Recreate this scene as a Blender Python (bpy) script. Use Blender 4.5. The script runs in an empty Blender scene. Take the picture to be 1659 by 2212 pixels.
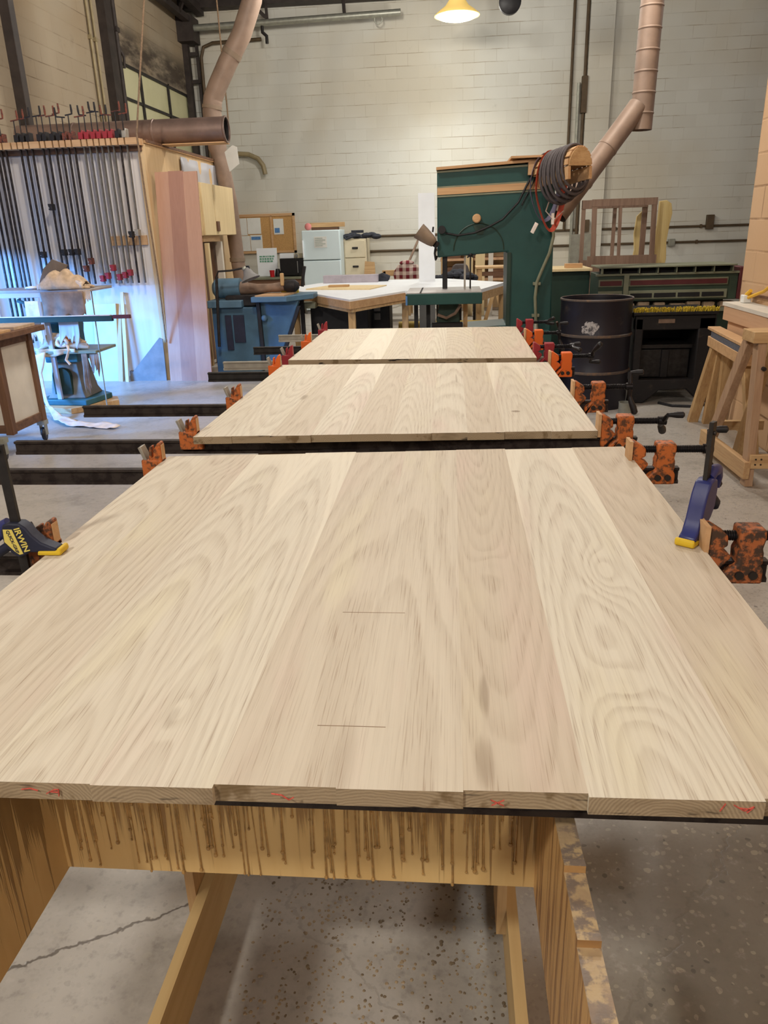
import bpy, bmesh, math, random
from mathutils import Vector, Matrix, noise as mnoise
random.seed(11)
sc = bpy.context.scene
COL = sc.collection
PI = math.pi
ORG = {}

# ------------------------------------------------------------------ mesh helpers
class MB:
    """Collects shapes in world metres; part()/solo() turns them into one mesh object."""
    def __init__(self):
        self.v = []; self.f = []; self.mi = []; self.cur = 0; self.M = None; self.attr = {}
    def add(self, vs, fs):
        b = len(self.v)
        for p in vs:
            p = Vector(p)
            self.v.append(self.M @ p if self.M else p)
        for f in fs:
            self.f.append([b + i for i in f]); self.mi.append(self.cur)
        return self
    def box(self, x0, x1, y0, y1, z0, z1):
        vs = [(x0,y0,z0),(x1,y0,z0),(x1,y1,z0),(x0,y1,z0),(x0,y0,z1),(x1,y0,z1),(x1,y1,z1),(x0,y1,z1)]
        return self.add(vs, [(0,3,2,1),(4,5,6,7),(0,1,5,4),(1,2,6,5),(2,3,7,6),(3,0,4,7)])
    def beam(self, p, q, w, h, up=(0,0,1)):
        p, q = Vector(p), Vector(q); d = (q-p).normalized(); up = Vector(up)
        s = d.cross(up)
        if s.length < 1e-4: s = d.cross(Vector((1,0,0)))
        s.normalize(); u = s.cross(d)
        vs = []
        for c in (p, q):
            for a, b in ((-1,-1),(1,-1),(1,1),(-1,1)):
                vs.append(c + s*(a*w/2) + u*(b*h/2))
        return self.add(vs, [(0,1,2,3),(7,6,5,4),(0,4,5,1),(1,5,6,2),(2,6,7,3),(3,7,4,0)])
    def cyl(self, p, q, r, r2=None, n=18, caps=True):
        r2 = r if r2 is None else r2
        p, q = Vector(p), Vector(q); d = (q-p).normalized()
        s = d.cross(Vector((0,0,1)))
        if s.length < 1e-4: s = Vector((1,0,0))
        s.normalize(); u = s.cross(d)
        vs = []
        for c, rr in ((p, r), (q, r2)):
            for i in range(n):
                a = 2*PI*i/n
                vs.append(c + s*(rr*math.cos(a)) + u*(rr*math.sin(a)))
        fs = [(i, (i+1) % n, n+(i+1) % n, n+i) for i in range(n)]
        if caps: fs += [tuple(range(n))[::-1], tuple(range(n, 2*n))]
        return self.add(vs, fs)
    def tube(self, pts, r, n=10, closed=False, flat=None, caps=True):
        """round (or flattened: flat=(half width, half height)) sweep along points"""
        pts = [Vector(p) for p in pts]; m = len(pts)
        rs = r if isinstance(r, (list, tuple)) else [r]*m
        T = []
        for i in range(m):
            if closed: a, b = pts[(i-1) % m], pts[(i+1) % m]
            else: a, b = pts[max(i-1,0)], pts[min(i+1,m-1)]
            T.append((b-a).normalized())
        s = T[0].cross(Vector((0,0,1)))
        if s.length < 1e-3: s = T[0].cross(Vector((0,1,0)))
        s.normalize(); vs = []
        for i in range(m):
            s = (s - T[i]*s.dot(T[i])); s.normalize(); u = s.cross(T[i])
            for k in range(n):
                a = 2*PI*k/n
                if flat: vs.append(pts[i] + s*(flat[0]*math.cos(a)) + u*(flat[1]*math.sin(a)))
                else: vs.append(pts[i] + s*(rs[i]*math.cos(a)) + u*(rs[i]*math.sin(a)))
        fs = []
        for i in range(m if closed else m-1):
            j = (i+1) % m
            for k in range(n):
                fs.append((i*n+k, i*n+(k+1) % n, j*n+(k+1) % n, j*n+k))
        if not closed and caps: fs += [tuple(range(n))[::-1], tuple(range((m-1)*n, m*n))]
        return self.add(vs, fs)
    def lathe(self, prof, c, n=32, axis=(0,0,1)):
        c = Vector(c); d = Vector(axis).normalized()
        s = d.cross(Vector((0,1,0)))
        if s.length < 1e-3: s = Vector((1,0,0))
        s.normalize(); u = d.cross(s); vs = []
        for r, z in prof:
            for i in range(n):
                a = 2*PI*i/n
                vs.append(c + d*z + s*(r*math.cos(a)) + u*(r*math.sin(a)))
        m = len(prof)
        fs = [(i*n+k, i*n+(k+1) % n, (i+1)*n+(k+1) % n, (i+1)*n+k) for i in range(m-1) for k in range(n)]
        return self.add(vs, fs)
    def prism(self, poly, axis, a, b):
        def P(u, w, t):
            return {'X': (t,u,w), 'Y': (u,t,w), 'Z': (u,w,t)}[axis]
        n = len(poly)
        vs = [P(u,w,a) for u,w in poly] + [P(u,w,b) for u,w in poly]
        fs = [tuple(range(n)), tuple(range(n,2*n))[::-1]] + [(i, n+i, n+(i+1) % n, (i+1) % n) for i in range(n)]
        return self.add(vs, fs)
    def ball(self, c, r, n=12):
        rx, ry, rz = (r,r,r) if not isinstance(r,(list,tuple)) else r
        c = Vector(c); vs = [c+Vector((0,0,rz))]; m = max(n//2,3)
        for i in range(1,m):
            t = PI*i/m
            for k in range(n):
                a = 2*PI*k/n
                vs.append(c+Vector((rx*math.sin(t)*math.cos(a), ry*math.sin(t)*math.sin(a), rz*math.cos(t))))
        vs.append(c+Vector((0,0,-rz)))
        fs = [(0,1+k,1+(k+1) % n) for k in range(n)]
        for i in range(m-2):
            for k in range(n):
                fs.append((1+i*n+k, 1+(i+1)*n+k, 1+(i+1)*n+(k+1) % n, 1+i*n+(k+1) % n))
        L = len(vs)-1
        fs += [(L, 1+(m-2)*n+(k+1) % n, 1+(m-2)*n+k) for k in range(n)]
        return self.add(vs, fs)
    def grid(self, fn, nu, nv):
        vs = [fn(i/(nu-1), j/(nv-1)) for i in range(nu) for j in range(nv)]
        fs = [(i*nv+j, (i+1)*nv+j, (i+1)*nv+j+1, i*nv+j+1) for i in range(nu-1) for j in range(nv-1)]
        return self.add(vs, fs)

def link(name, mb, mats, parent=None, origin=(0,0,0), bevel=0.0, smooth=True, solid=0.0, recalc=True, angle=35):
    me = bpy.data.meshes.new(name)
    o = bpy.data.objects.new(name, me); COL.objects.link(o)
    if parent is not None:
        o.parent = parent; origin = ORG[parent.name]
    else:
        o.location = origin
    ORG[o.name] = Vector(origin); org = Vector(origin)
    me.from_pydata([tuple(p-org) for p in mb.v], [], mb.f)
    if not isinstance(mats, (list, tuple)): mats = [mats]
    for m in mats: me.materials.append(m)
    me.polygons.foreach_set('material_index', mb.mi)
    if recalc:
        bm = bmesh.new(); bm.from_mesh(me)
        bmesh.ops.recalc_face_normals(bm, faces=bm.faces); bm.to_mesh(me); bm.free()
    me.update()
    if smooth:
        me.shade_smooth(); me.set_sharp_from_angle(angle=math.radians(angle))
    if solid:
        md = o.modifiers.new('thickness','SOLIDIFY'); md.thickness = solid; md.offset = 0
    if bevel:
        md = o.modifiers.new('edge','BEVEL'); md.width = bevel; md.segments = 2; md.limit_method = 'ANGLE'; md.angle_limit = math.radians(40)
    return o

def tag(o, label=None, cat=None, group=None, kind=None):
    if label: o['label'] = label
    if cat: o['category'] = cat
    if group: o['group'] = group
    if kind: o['kind'] = kind
    return o
def thing(name, label, cat, loc, group=None):
    o = bpy.data.objects.new(name, None); COL.objects.link(o); o.location = loc; o.empty_display_size = .05
    ORG[o.name] = Vector(loc)
    return tag(o, label, cat, group)
def part(name, mb, mats, parent, label=None, kind=None, **k):
    return tag(link(name, mb, mats, parent, **k), label, kind=kind)
def solo(name, label, cat, mb, mats, loc, group=None, kind=None, **k):
    return tag(link(name, mb, mats, None, loc, **k), label, cat, group, kind)
def struct(name, mb, mats, loc=(0,0,0), **k):
    return tag(link(name, mb, mats, None, loc, **k), kind='structure')
def lettering(name, body, size, mw, mat, parent, extrude=.0004, align='CENTER', bold=0.0):
    cu = bpy.data.curves.new(name, 'FONT'); cu.body = body; cu.size = size; cu.align_x = align; cu.align_y = 'CENTER'
    cu.extrude = extrude; cu.offset = bold
    tmp = bpy.data.objects.new('tmp', cu); COL.objects.link(tmp)
    me = bpy.data.meshes.new_from_object(tmp); bpy.data.objects.remove(tmp)
    o = bpy.data.objects.new(name, me); COL.objects.link(o); o.parent = parent
    me.materials.clear(); me.materials.append(mat)
    m = mw.copy(); m.translation = m.translation - ORG[parent.name]
    o.matrix_local = m
    ORG[o.name] = ORG[parent.name]
    return o
def frame(o, x, z):
    """matrix with columns x, y, z from an x direction and a normal z"""
    x = Vector(x).normalized(); z = Vector(z); z = (z - x*z.dot(x)).normalized(); y = z.cross(x)
    m = Matrix((x, y, z)).transposed().to_4x4(); m.translation = Vector(o)
    return m

# ------------------------------------------------------------------ material helpers
def lin(c):
    def f(u):
        u = u/255.0
        return u/12.92 if u <= .04045 else ((u+.055)/1.055)**2.4
    return tuple(f(x) for x in c) + (1.0,)
class NT:
    def __init__(self, name):
        self.mat = bpy.data.materials.new(name); self.mat.use_nodes = True
        self.nt = self.mat.node_tree; self.n = self.nt.nodes; self.l = self.nt.links
        self.b = self.n['Principled BSDF']; self.tc = None
    def new(self, t, **k):
        x = self.n.new(t)
        for a, v in k.items(): setattr(x, a, v)
        return x
    def put(self, sock, v):
        if hasattr(v, 'is_output'): self.l.new(v, sock)
        elif isinstance(v, (tuple, list)) and len(v) == 3 and sock.type == 'RGBA': sock.default_value = tuple(v)+(1,)
        else: sock.default_value = v
    def coord(self):
        if not self.tc: self.tc = self.new('ShaderNodeTexCoord').outputs['Object']
        return self.tc
    def math(self, op, a, b=0.0, c=0.0, clamp=False):
        x = self.new('ShaderNodeMath', operation=op, use_clamp=clamp)
        for i, v in enumerate((a, b, c)): self.put(x.inputs[i], v)
        return x.outputs[0]
    def vmath(self, op, a, b=(0,0,0)):
        x = self.new('ShaderNodeVectorMath', operation=op)
        self.put(x.inputs[0], a); self.put(x.inputs[1], b)
        return x.outputs['Value'] if op in ('LENGTH','DOT_PRODUCT') else x.outputs[0]
    def noise(self, vec, scale, detail=3.0, rough=.55, dist=0.0):
        x = self.new('ShaderNodeTexNoise'); self.put(x.inputs['Vector'], vec)
        x.inputs['Scale'].default_value = scale; x.inputs['Detail'].default_value = detail
        x.inputs['Roughness'].default_value = rough; x.inputs['Distortion'].default_value = dist
        return x.outputs[0]
    def stretch(self, vec, s):
        return self.vmath('MULTIPLY', vec, s)
    def ss(self, v, a, b):
        x = self.new('ShaderNodeMapRange', interpolation_type='SMOOTHSTEP')
        self.put(x.inputs[0], v); x.inputs[1].default_value = a; x.inputs[2].default_value = b
        x.inputs[3].default_value = 0; x.inputs[4].default_value = 1
        return x.outputs[0]
    def mix(self, f, a, b, blend='MIX'):
        x = self.new('ShaderNodeMix', data_type='RGBA', blend_type=blend)
        self.put(x.inputs[0], f); self.put(x.inputs[6], a); self.put(x.inputs[7], b)
        return x.outputs[2]
    def sep(self, v):
        x = self.new('ShaderNodeSeparateXYZ'); self.put(x.inputs[0], v); return x.outputs
    def comb(self, a, b, c):
        x = self.new('ShaderNodeCombineXYZ')
        for i, v in enumerate((a,b,c)): self.put(x.inputs[i], v)
        return x.outputs[0]
    def attr(self, name):
        x = self.new('ShaderNodeAttribute'); x.attribute_name = name; return x.outputs['Vector']
    def bump(self, h, strength=.3, dist=.005):
        x = self.new('ShaderNodeBump'); self.put(x.inputs['Height'], h)
        x.inputs['Strength'].default_value = strength; x.inputs['Distance'].default_value = dist
        self.l.new(x.outputs[0], self.b.inputs['Normal'])
    def out(self, color, rough=.6, metal=0.0, spec=.4):
        self.put(self.b.inputs['Base Color'], color); self.put(self.b.inputs['Roughness'], rough)
        self.put(self.b.inputs['Metallic'], metal); self.b.inputs['Specular IOR Level'].default_value = spec
        return self.mat
def paint(name, rgb, rough=.55, metal=0.0, var=.10, scale=9.0, bump=0.0, bscale=80.0, spec=.4, st=None):
    t = NT(name); c = lin(rgb); p = t.coord()
    if st: p = t.stretch(p, st)
    n = t.noise(p, scale, 4)
    col = t.mix(t.ss(n,.3,.7), tuple(x*(1-var) for x in c[:3]), tuple(min(x*(1+var),1) for x in c[:3]))
    if bump: t.bump(t.noise(p, bscale, 3), bump, .002)
    return t.out(col, rough, metal, spec)
def worn(name, rgb, dark, amount=.5, scale=45.0, rough=.6, metal=0.0, bump=.3, third=None):
    """paint with patchy wear showing a second colour"""
    t = NT(name); p = t.coord(); a, b = lin(rgb)[:3], lin(dark)[:3]
    n = t.noise(p, scale, 6, .65); m = t.ss(n, amount-.06, amount+.10)
    col = t.mix(m, a, b)
    if third: col = t.mix(t.ss(t.noise(t.vmath('ADD',p,(3,1,2)), scale*.6, 5, .6), .55, .66), col, lin(third)[:3])
    t.bump(n, bump, .002)
    return t.out(col, rough, metal)
def wood(name, rgb, dark, axis='X', scale=1.0, rough=.65, contrast=1.0):
    """straight grained board; the grain runs along axis"""
    t = NT(name); p = t.coord(); k = {'X':(1.2,22,22),'Y':(22,1.2,22),'Z':(22,22,1.2)}[axis]
    q = t.stretch(p, tuple(x*scale for x in k))
    n = t.noise(q, 1.0, 4, .6, .6); f = t.noise(t.stretch(q,(5,5,5)), 1.0, 2)
    m = t.math('ADD', t.math('MULTIPLY', t.ss(n,.3,.7), .7*contrast), t.math('MULTIPLY', t.ss(f,.4,.7), .3*contrast), clamp=True)
    t.bump(f, .1, .001)
    return t.out(t.mix(m, lin(rgb)[:3], lin(dark)[:3]), rough)
def glow(name, rgb, strength):
    t = NT(name); c = lin(rgb)
    t.b.inputs['Base Color'].default_value = c; t.b.inputs['Emission Color'].default_value = c
    t.b.inputs['Emission Strength'].default_value = strength
    return t.mat

# ------------------------------------------------------------------ glued oak boards: solid-texture oak
def oak(name, knots=(), streaks=()):
    t = NT(name); p = t.coord(); A = t.sep(t.attr('gA')); B = t.sep(t.attr('gB'))
    x0, z0, k = A[0], A[1], A[2]; seed, tone, sap = B[0], B[1], B[2]
    X = t.sep(p)
    off = t.comb(seed, t.math('MULTIPLY', seed, 3.7), t.math('MULTIPLY', seed, 1.3))
    q = t.vmath('ADD', p, off)
    w1 = t.math('SUBTRACT', t.noise(t.stretch(q,(4,.8,4)), 1.2, 3), .5)
    w2 = t.math('SUBTRACT', t.noise(t.stretch(q,(3,.7,3)), .9, 2), .5)
    u = t.math('ADD', t.math('SUBTRACT', X[0], x0), t.math('MULTIPLY', w1, .028))
    d = t.math('ADD', t.math('ADD', z0, t.math('MULTIPLY', k, X[1])), t.math('ADD', t.math('MULTIPLY', w2, .07), X[2]))
    r = t.math('SQRT', t.math('ADD', t.math('MULTIPLY', u, u), t.math('MULTIPLY', d, d)))
    r = t.math('ADD', r, t.math('MULTIPLY', t.math('SUBTRACT', t.noise(t.stretch(q,(30,4,30)), 1.0, 4, .6), .5), .006))
    for (a, b, w, h, amp) in knots:
        e = t.math('ADD', t.math('POWER', t.math('DIVIDE', t.math('ABSOLUTE', t.math('SUBTRACT', X[0], a)), w), 2.0),
                   t.math('POWER', t.math('DIVIDE', t.math('ABSOLUTE', t.math('SUBTRACT', X[1], b)), h), 2.0))
        r = t.math('ADD', r, t.math('MULTIPLY', t.math('POWER', 2.718, t.math('MULTIPLY', e, -1.0)), amp))
    ring = t.math('FRACT', t.math('MULTIPLY', r, 108.0))
    late = t.math('SUBTRACT', t.ss(ring, .25, .8), t.ss(ring, .8, 1.0))
    late = t.math('MULTIPLY', late, t.math('ADD', .45, t.noise(t.stretch(q,(9,.8,9)), 1.0, 2)))
    pores = t.ss(t.noise(t.stretch(q,(520,9,520)), 1.0, 2), .52, .72)
    pores = t.math('MULTIPLY', pores, t.math('ADD', .35, t.math('MULTIPLY', late, .8)))
    fib = t.noise(t.stretch(q,(170,2.2,170)), 1.0, 3, .6)
    blot = t.noise(t.stretch(q,(7,1.4,7)), 1.0, 3)
    light, mid, dark = lin((227,221,203))[:3], lin((207,194,173))[:3], lin((168,150,126))[:3]
    pink = lin((214,192,177))[:3]; yel = lin((222,213,180))[:3]
    col = t.mix(tone, light, mid)
    col = t.mix(t.math('MULTIPLY', t.ss(blot,.52,.75), .55), col, pink)
    col = t.mix(t.math('MULTIPLY', t.ss(blot,.45,.25), .45), col, yel)
    col = t.mix(t.math('MULTIPLY', late, .20), col, dark)
    col = t.mix(t.math('MULTIPLY', t.ss(fib,.35,.8), .20), col, dark)
    col = t.mix(t.math('MULTIPLY', pores, .46), col, lin((140,110,82))[:3])
    col = t.mix(t.math('MULTIPLY', t.ss(t.math('SUBTRACT', r, sap), -.004, .006), .55), col, lin((236,228,208))[:3])
    for (a, b, w, h, s) in streaks:
        e = t.math('ADD', t.math('POWER', t.math('DIVIDE', t.math('ABSOLUTE', t.math('ADD', t.math('SUBTRACT', X[0], a), t.math('MULTIPLY', w1, .03))), w), 2.0),
                   t.math('POWER', t.math('DIVIDE', t.math('ABSOLUTE', t.math('SUBTRACT', X[1], b)), h), 2.0))
        e = t.math('ADD', e, t.math('MULTIPLY', t.math('SUBTRACT', fib, .5), 1.6))
        col = t.mix(t.math('MULTIPLY', t.math('SUBTRACT', 1.0, t.ss(e,.1,1.1)), s), col, lin((128,104,78))[:3])
    # end grain
    g = t.new('ShaderNodeNewGeometry'); ny = t.math('ABSOLUTE', t.sep(g.outputs['Normal'])[1])
    er = t.math('FRACT', t.math('MULTIPLY', t.math('ADD', r, t.math('MULTIPLY', t.noise(t.stretch(q,(60,1,60)), 1.0, 3), .006)), 230.0)); el = t.math('SUBTRACT', t.ss(er,.0,.5), t.ss(er,.5,1.0))
    ec = t.mix(t.math('MULTIPLY', el, .42), lin((176,156,126))[:3], lin((112,92,68))[:3])
    ec = t.mix(t.math('MULTIPLY', t.ss(t.noise(t.stretch(q,(9,1,30)), 1.0, 3), .50,.7), .5), ec, lin((112,92,66))[:3])
    ec = t.mix(t.ss(t.noise(t.stretch(t.vmath('ADD',q,(9.1,0,4)),(9,1,55)), 1.0, 4, .6), .60,.70), ec, lin((44,36,30))[:3])
    ec = t.mix(t.math('MULTIPLY', t.ss(t.noise(t.stretch(t.vmath('ADD',q,(5,2,7)),(16,1,14)), 1.0, 4), .57,.66), .7), ec, lin((104,80,44))[:3])
    col = t.mix(t.ss(ny,.5,.8), col, ec)
    t.bump(t.math('ADD', t.math('MULTIPLY', pores,-.6), fib), .06, .0008)
    return t.out(col, .58, 0, .3)
# ------------------------------------------------------------------ materials
MAT = {}
MAT['steel_dark'] = paint('dark_steel', (50,47,46), .5, .5, .25, 30, .15, 120)
MAT['bar_brown'] = worn('browned_steel_bar', (62,54,50), (40,32,30), .5, 22, .5, .45, .15)
MAT['black'] = paint('black_paint', (30,28,30), .5, 0, .3, 14)
MAT['blackiron'] = worn('black_cast_iron', (34,31,32), (56,48,44), .62, 18, .6, .1, .3)
MAT['alu'] = paint('dull_aluminium', (168,162,150), .45, .6, .12, 20)
MAT['grey'] = paint('grey_paint', (128,126,124), .6, 0, .12, 10)
MAT['orange'] = worn('worn_orange_casting', (192,104,48), (92,60,40), .51, 50, .55, 0, .35)
MAT['orange_rust'] = worn('rusty_orange_casting', (172,98,54), (72,53,41), .47, 60, .65, 0, .5)
MAT['orange_new'] = worn('bright_orange_casting', (226,104,34), (150,74,34), .66, 40, .5, 0, .2)
MAT['red'] = worn('red_casting', (152,42,50), (92,34,38), .62, 40, .5, 0, .2)
MAT['rust'] = worn('rusty_red_casting', (120,62,44), (66,44,38), .5, 50, .7, 0, .4)
MAT['thread'] = paint('oiled_thread', (44,42,44), .35, .7, .2, 60)
MAT['blue_plastic'] = paint('navy_plastic', (44,50,108), .38, 0, .12, 12, .05, 200, .5)
MAT['dark_blue'] = paint('dark_navy_rubber', (33,36,56), .6, 0, .15, 20)
MAT['yellow_rubber'] = worn('yellow_rubber', (222,186,44), (160,120,40), .66, 60, .6)
MAT['yellow_label'] = paint('yellow_label', (226,206,104), .5, 0, .03, 5)
MAT['ink'] = paint('navy_ink', (28,30,60), .6, 0, 0, 5)
MAT['ply'] = wood('birch_plywood', (204,172,118), (176,140,88), 'X', .7, .6, .7)
MAT['pine'] = wood('pine_board', (206,172,126), (176,138,94), 'X', 1, .65)
MAT['pine_y'] = wood('pine_board_long', (204,170,126), (174,136,96), 'Y', 1, .65)
MAT['pine_z'] = wood('pine_post', (202,168,120), (172,134,90), 'Z', 1, .65)
MAT['pale_z'] = wood('pale_board', (228,206,160), (206,180,132), 'Z', .8, .65, .6)
MAT['brown_z'] = wood('brown_post', (118,84,60), (84,58,42), 'Z', 1, .6)
MAT['brown_x'] = wood('brown_rail', (122,88,64), (86,60,44), 'X', 1, .6)
MAT['tan_z'] = wood('tan_plywood', (216,186,142), (192,158,112), 'Z', .6, .6, .6)
MAT['tan_x'] = wood('tan_board', (206,166,122), (178,136,94), 'X', .8, .6, .8)
MAT['peach'] = wood('peach_plywood', (206,166,130), (180,138,104), 'Y', .6, .65, .6)
MAT['lean_a'] = wood('red_oak_board', (190,148,124), (170,126,104), 'Z', .6, .6, .5)
MAT['lean_b'] = wood('red_oak_dark_board', (172,128,108), (150,108,90), 'Z', .6, .6, .5)
MAT['white'] = paint('white_laminate', (240,244,248), .4, 0, .03, 3)
MAT['white_warm'] = paint('off_white_paint', (214,206,192), .55, 0, .06, 5)
MAT['fridge'] = paint('fridge_enamel', (211,226,229), .35, 0, .02, 3)
MAT['beige'] = paint('beige_steel', (206,194,166), .5, 0, .05, 5)
MAT['paper'] = paint('paper', (222,222,216), .8, 0, .03, 8)
MAT['paper_blue'] = paint('blue_print', (88,132,184), .8, 0, .1, 30)
MAT['print_grey'] = paint('grey_print', (176,184,176), .8, 0, .12, 60)
MAT['print_green'] = paint('green_print', (112,162,138), .8, 0, .12, 60)
MAT['cork'] = paint('cork', (188,146,92), .9, 0, .12, 60, .1, 200)
MAT['green'] = paint('dark_green_enamel', (38,74,70), .45, 0, .14, 3, .04, 30, .35)
MAT['green_grey'] = paint('grey_green_enamel', (58,74,62), .5, 0, .12, 5, .04, 60)
MAT['green_deep'] = paint('deep_green_enamel', (38,58,48), .5, 0, .12, 5)
MAT['trim_grey'] = paint('greenish_trim', (128,130,108), .5, .1, .10, 9)
MAT['maroon'] = paint('maroon_stripe', (92,42,44), .5, 0, .12, 9)
MAT['blue'] = paint('machine_blue', (82,112,132), .5, 0, .16, 5, .05, 60)
MAT['blue_mid'] = paint('machine_blue_face', (64,94,114), .5, 0, .2, 4, .05, 60)
MAT['teal'] = paint('teal_enamel', (48,92,98), .5, 0, .16, 6, .05, 80)
MAT['iron_top'] = paint('ground_iron_top', (172,166,164), .4, .3, .10, 7)
MAT['duct'] = paint('dusty_duct', (146,124,108), .55, .15, .14, 6, .06, 60)
MAT['duct_flex'] = paint('flexible_hose', (134,116,98), .6, .05, .16, 8)
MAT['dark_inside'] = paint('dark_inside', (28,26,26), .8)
MAT['ceiling'] = paint('dark_ceiling', (46,38,40), .85, 0, .3, 1.5)
MAT['steel_beam'] = paint('dark_brown_steel', (58,50,46), .6, .2, .25, 6)
MAT['conduit'] = paint('painted_conduit', (150,136,104), .5, .1, .12, 8)
MAT['conduit_dark'] = paint('brown_conduit', (86,70,50), .55, .2, .15, 8)
MAT['galv'] = paint('galvanised_pipe', (158,158,146), .4, .5, .12, 14)
MAT['rope'] = paint('hemp_rope', (128,104,80), .8, 0, .2, 60)
MAT['hose'] = paint('dark_belt', (78,70,70), .65, 0, .2, 22, .1, 150)
MAT['belt_red'] = paint('red_abrasive_belt', (178,72,50), .75, 0, .12, 18)
MAT['belt_violet'] = paint('violet_grey_belt', (104,98,118), .7, 0, .18, 12)
MAT['cloth_tan'] = paint('dusty_canvas', (196,170,142), .85, 0, .20, 16, .15, 120)
MAT['cloth_brown'] = paint('dusty_brown_cloth', (132,110,94), .9, 0, .22, 12, .15, 120)
MAT['card'] = paint('cardboard', (118,104,92), .85, 0, .12, 12)
MAT['sheet_tan'] = paint('torn_paper_film', (222,206,192), .6, 0, .14, 14, .15, 90)
MAT['cord_yellow'] = paint('yellow_cord', (222,172,44), .5, 0, .05, 9)
MAT['plastic_white'] = paint('white_plastic', (226,226,222), .4, 0, .03, 9)
MAT['drum'] = worn('black_drum', (34,31,40), (70,62,60), .66, 7, .42, .1, .1)
MAT['drum_rust'] = worn('drum_rim', (92,82,76), (120,96,76), .55, 22, .5, .1, .2)
MAT['fringe'] = paint('yellow_bristle', (206,180,58), .9, 0, .3, 90)
MAT['slab'] = wood('live_edge_slab', (222,200,140), (196,166,104), 'Z', .7, .7)
MAT['sash'] = wood('brown_sash', (142,116,98), (116,90,74), 'Z', 1, .7)
MAT['red_cup'] = paint('red_plastic', (196,38,44), .4)
MAT['pink'] = paint('pink_thing', (214,132,128), .7)
MAT['dark_cloth'] = paint('dark_cloth', (52,54,62), .9, 0, .3, 14)
MAT['chair_grey'] = paint('grey_upholstery', (92,86,86), .85, 0, .1, 30)
MAT['chalk'] = paint('red_crayon', (206,92,78), .9, 0, .2, 300)
MAT['pencil'] = paint('pencil_line', (146,122,98), .9)
MAT['glue'] = paint('dried_glue', (176,136,80), .3, 0, .25, 60, 0, 80, .5)
MAT['screwhead'] = paint('screw_head', (58,52,48), .5, .5)
def plaid():
    t = NT('red_plaid_flannel'); p = t.coord(); X = t.sep(p)
    a = t.ss(t.math('SINE', t.math('MULTIPLY', X[0], 52.0)), -.2, .2); b = t.ss(t.math('SINE', t.math('MULTIPLY', X[2], 52.0)), -.2, .2)
    c = t.mix(t.math('MULTIPLY', t.math('ADD', a, b), .5), lin((206,188,176))[:3], lin((104,26,36))[:3])
    return t.out(c, .9)
MAT['plaid'] = plaid()
def film():
    t = NT('translucent_dust_film'); t.b.inputs['Alpha'].default_value = 1
    t.b.inputs['Transmission Weight'].default_value = .35
    return t.out(lin((216,216,222))[:3], .45)
MAT['film'] = film()
def window_glass():
    t = NT('frosted_yellowed_pane'); n = t.noise(t.coord(), 1.3, 3)
    return t.out(t.mix(t.ss(n,.3,.7), lin((202,198,152))[:3], lin((216,212,170))[:3]), .35, 0, .5)
MAT['pane'] = window_glass()

def blockwall(name, axes, base, warm, joint, soot=0.0, jw=.007, jstr=.8, vj=.35, ox=0.0, oz=0.0):
    """painted concrete block, 406 x 203 mm courses"""
    t = NT(name); p = t.coord(); S = t.sep(p)
    wob = t.noise(p, 2.2, 3)
    v = t.comb(t.math('ADD', S[axes[0]], ox), t.math('ADD', t.math('ADD', S[axes[1]], oz), t.math('MULTIPLY', t.math('SUBTRACT', wob, .5), .012)), 0.0)
    br = t.new('ShaderNodeTexBrick'); t.put(br.inputs['Vector'], v)
    br.offset = .5; br.inputs['Scale'].default_value = 1; br.inputs['Mortar Size'].default_value = jw
    br.inputs['Mortar Smooth'].default_value = .35; br.inputs['Brick Width'].default_value = .406; br.inputs['Row Height'].default_value = .2032
    br.inputs['Color1'].default_value = (0,0,0,1); br.inputs['Color2'].default_value = (1,1,1,1); br.inputs['Mortar'].default_value = (.5,.5,.5,1)
    br.inputs['Bias'].default_value = 0
    per = t.sep(br.outputs['Color'])[0]; fac = br.outputs['Fac']
    col = t.mix(t.ss(t.noise(p, .45, 3), .35, .7), lin(base)[:3], lin(warm)[:3])
    col = t.mix(t.math('MULTIPLY', per, .16), col, lin(tuple(c*.86 for c in warm))[:3])
    col = t.mix(t.math('MULTIPLY', t.ss(t.noise(p, 3.0, 5, .65), .62, .78), .35), col, lin(tuple(c*.72 for c in warm))[:3])
    vis = t.math('ADD', .22, t.math('MULTIPLY', t.ss(t.noise(p, 1.6, 4, .6), .42, .66), .9))
    row = t.math('FRACT', t.math('DIVIDE', t.math('ADD', t.math('ADD', S[axes[1]], oz), t.math('MULTIPLY', t.math('SUBTRACT', wob, .5), .012)), .2032))
    jh = t.ss(t.math('ABSOLUTE', t.math('SUBTRACT', row, .5)), .455, .495)
    fac = t.math('MAXIMUM', jh, t.math('MULTIPLY', fac, vj))
    vis = t.math('ADD', .10, t.math('MULTIPLY', t.ss(t.noise(p, 1.6, 5, .65), .44, .66), .9))
    col = t.mix(t.math('MULTIPLY', t.math('MULTIPLY', fac, vis), jstr), col, lin(joint)[:3])
    if soot:
        m = t.math('MULTIPLY', t.math('MULTIPLY', t.ss(S[2], 3.85, 4.0), t.math('SUBTRACT', 1.0, t.ss(S[2], 4.25, 4.6))), t.ss(S[1], 12.2, 12.6))
        m = t.math('MULTIPLY', m, t.ss(t.noise(t.stretch(p,(1,1.2,4)), 1.5, 5, .65), .25, .6))
        col = t.mix(t.math('MULTIPLY', m, soot), col, lin((60,50,44))[:3])
    t.bump(t.math('ADD', t.math('MULTIPLY', fac, -1.0), t.math('MULTIPLY', t.noise(p, 26, 4), .35)), .35, .006)
    return t.out(col, .7, 0, .25)

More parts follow.
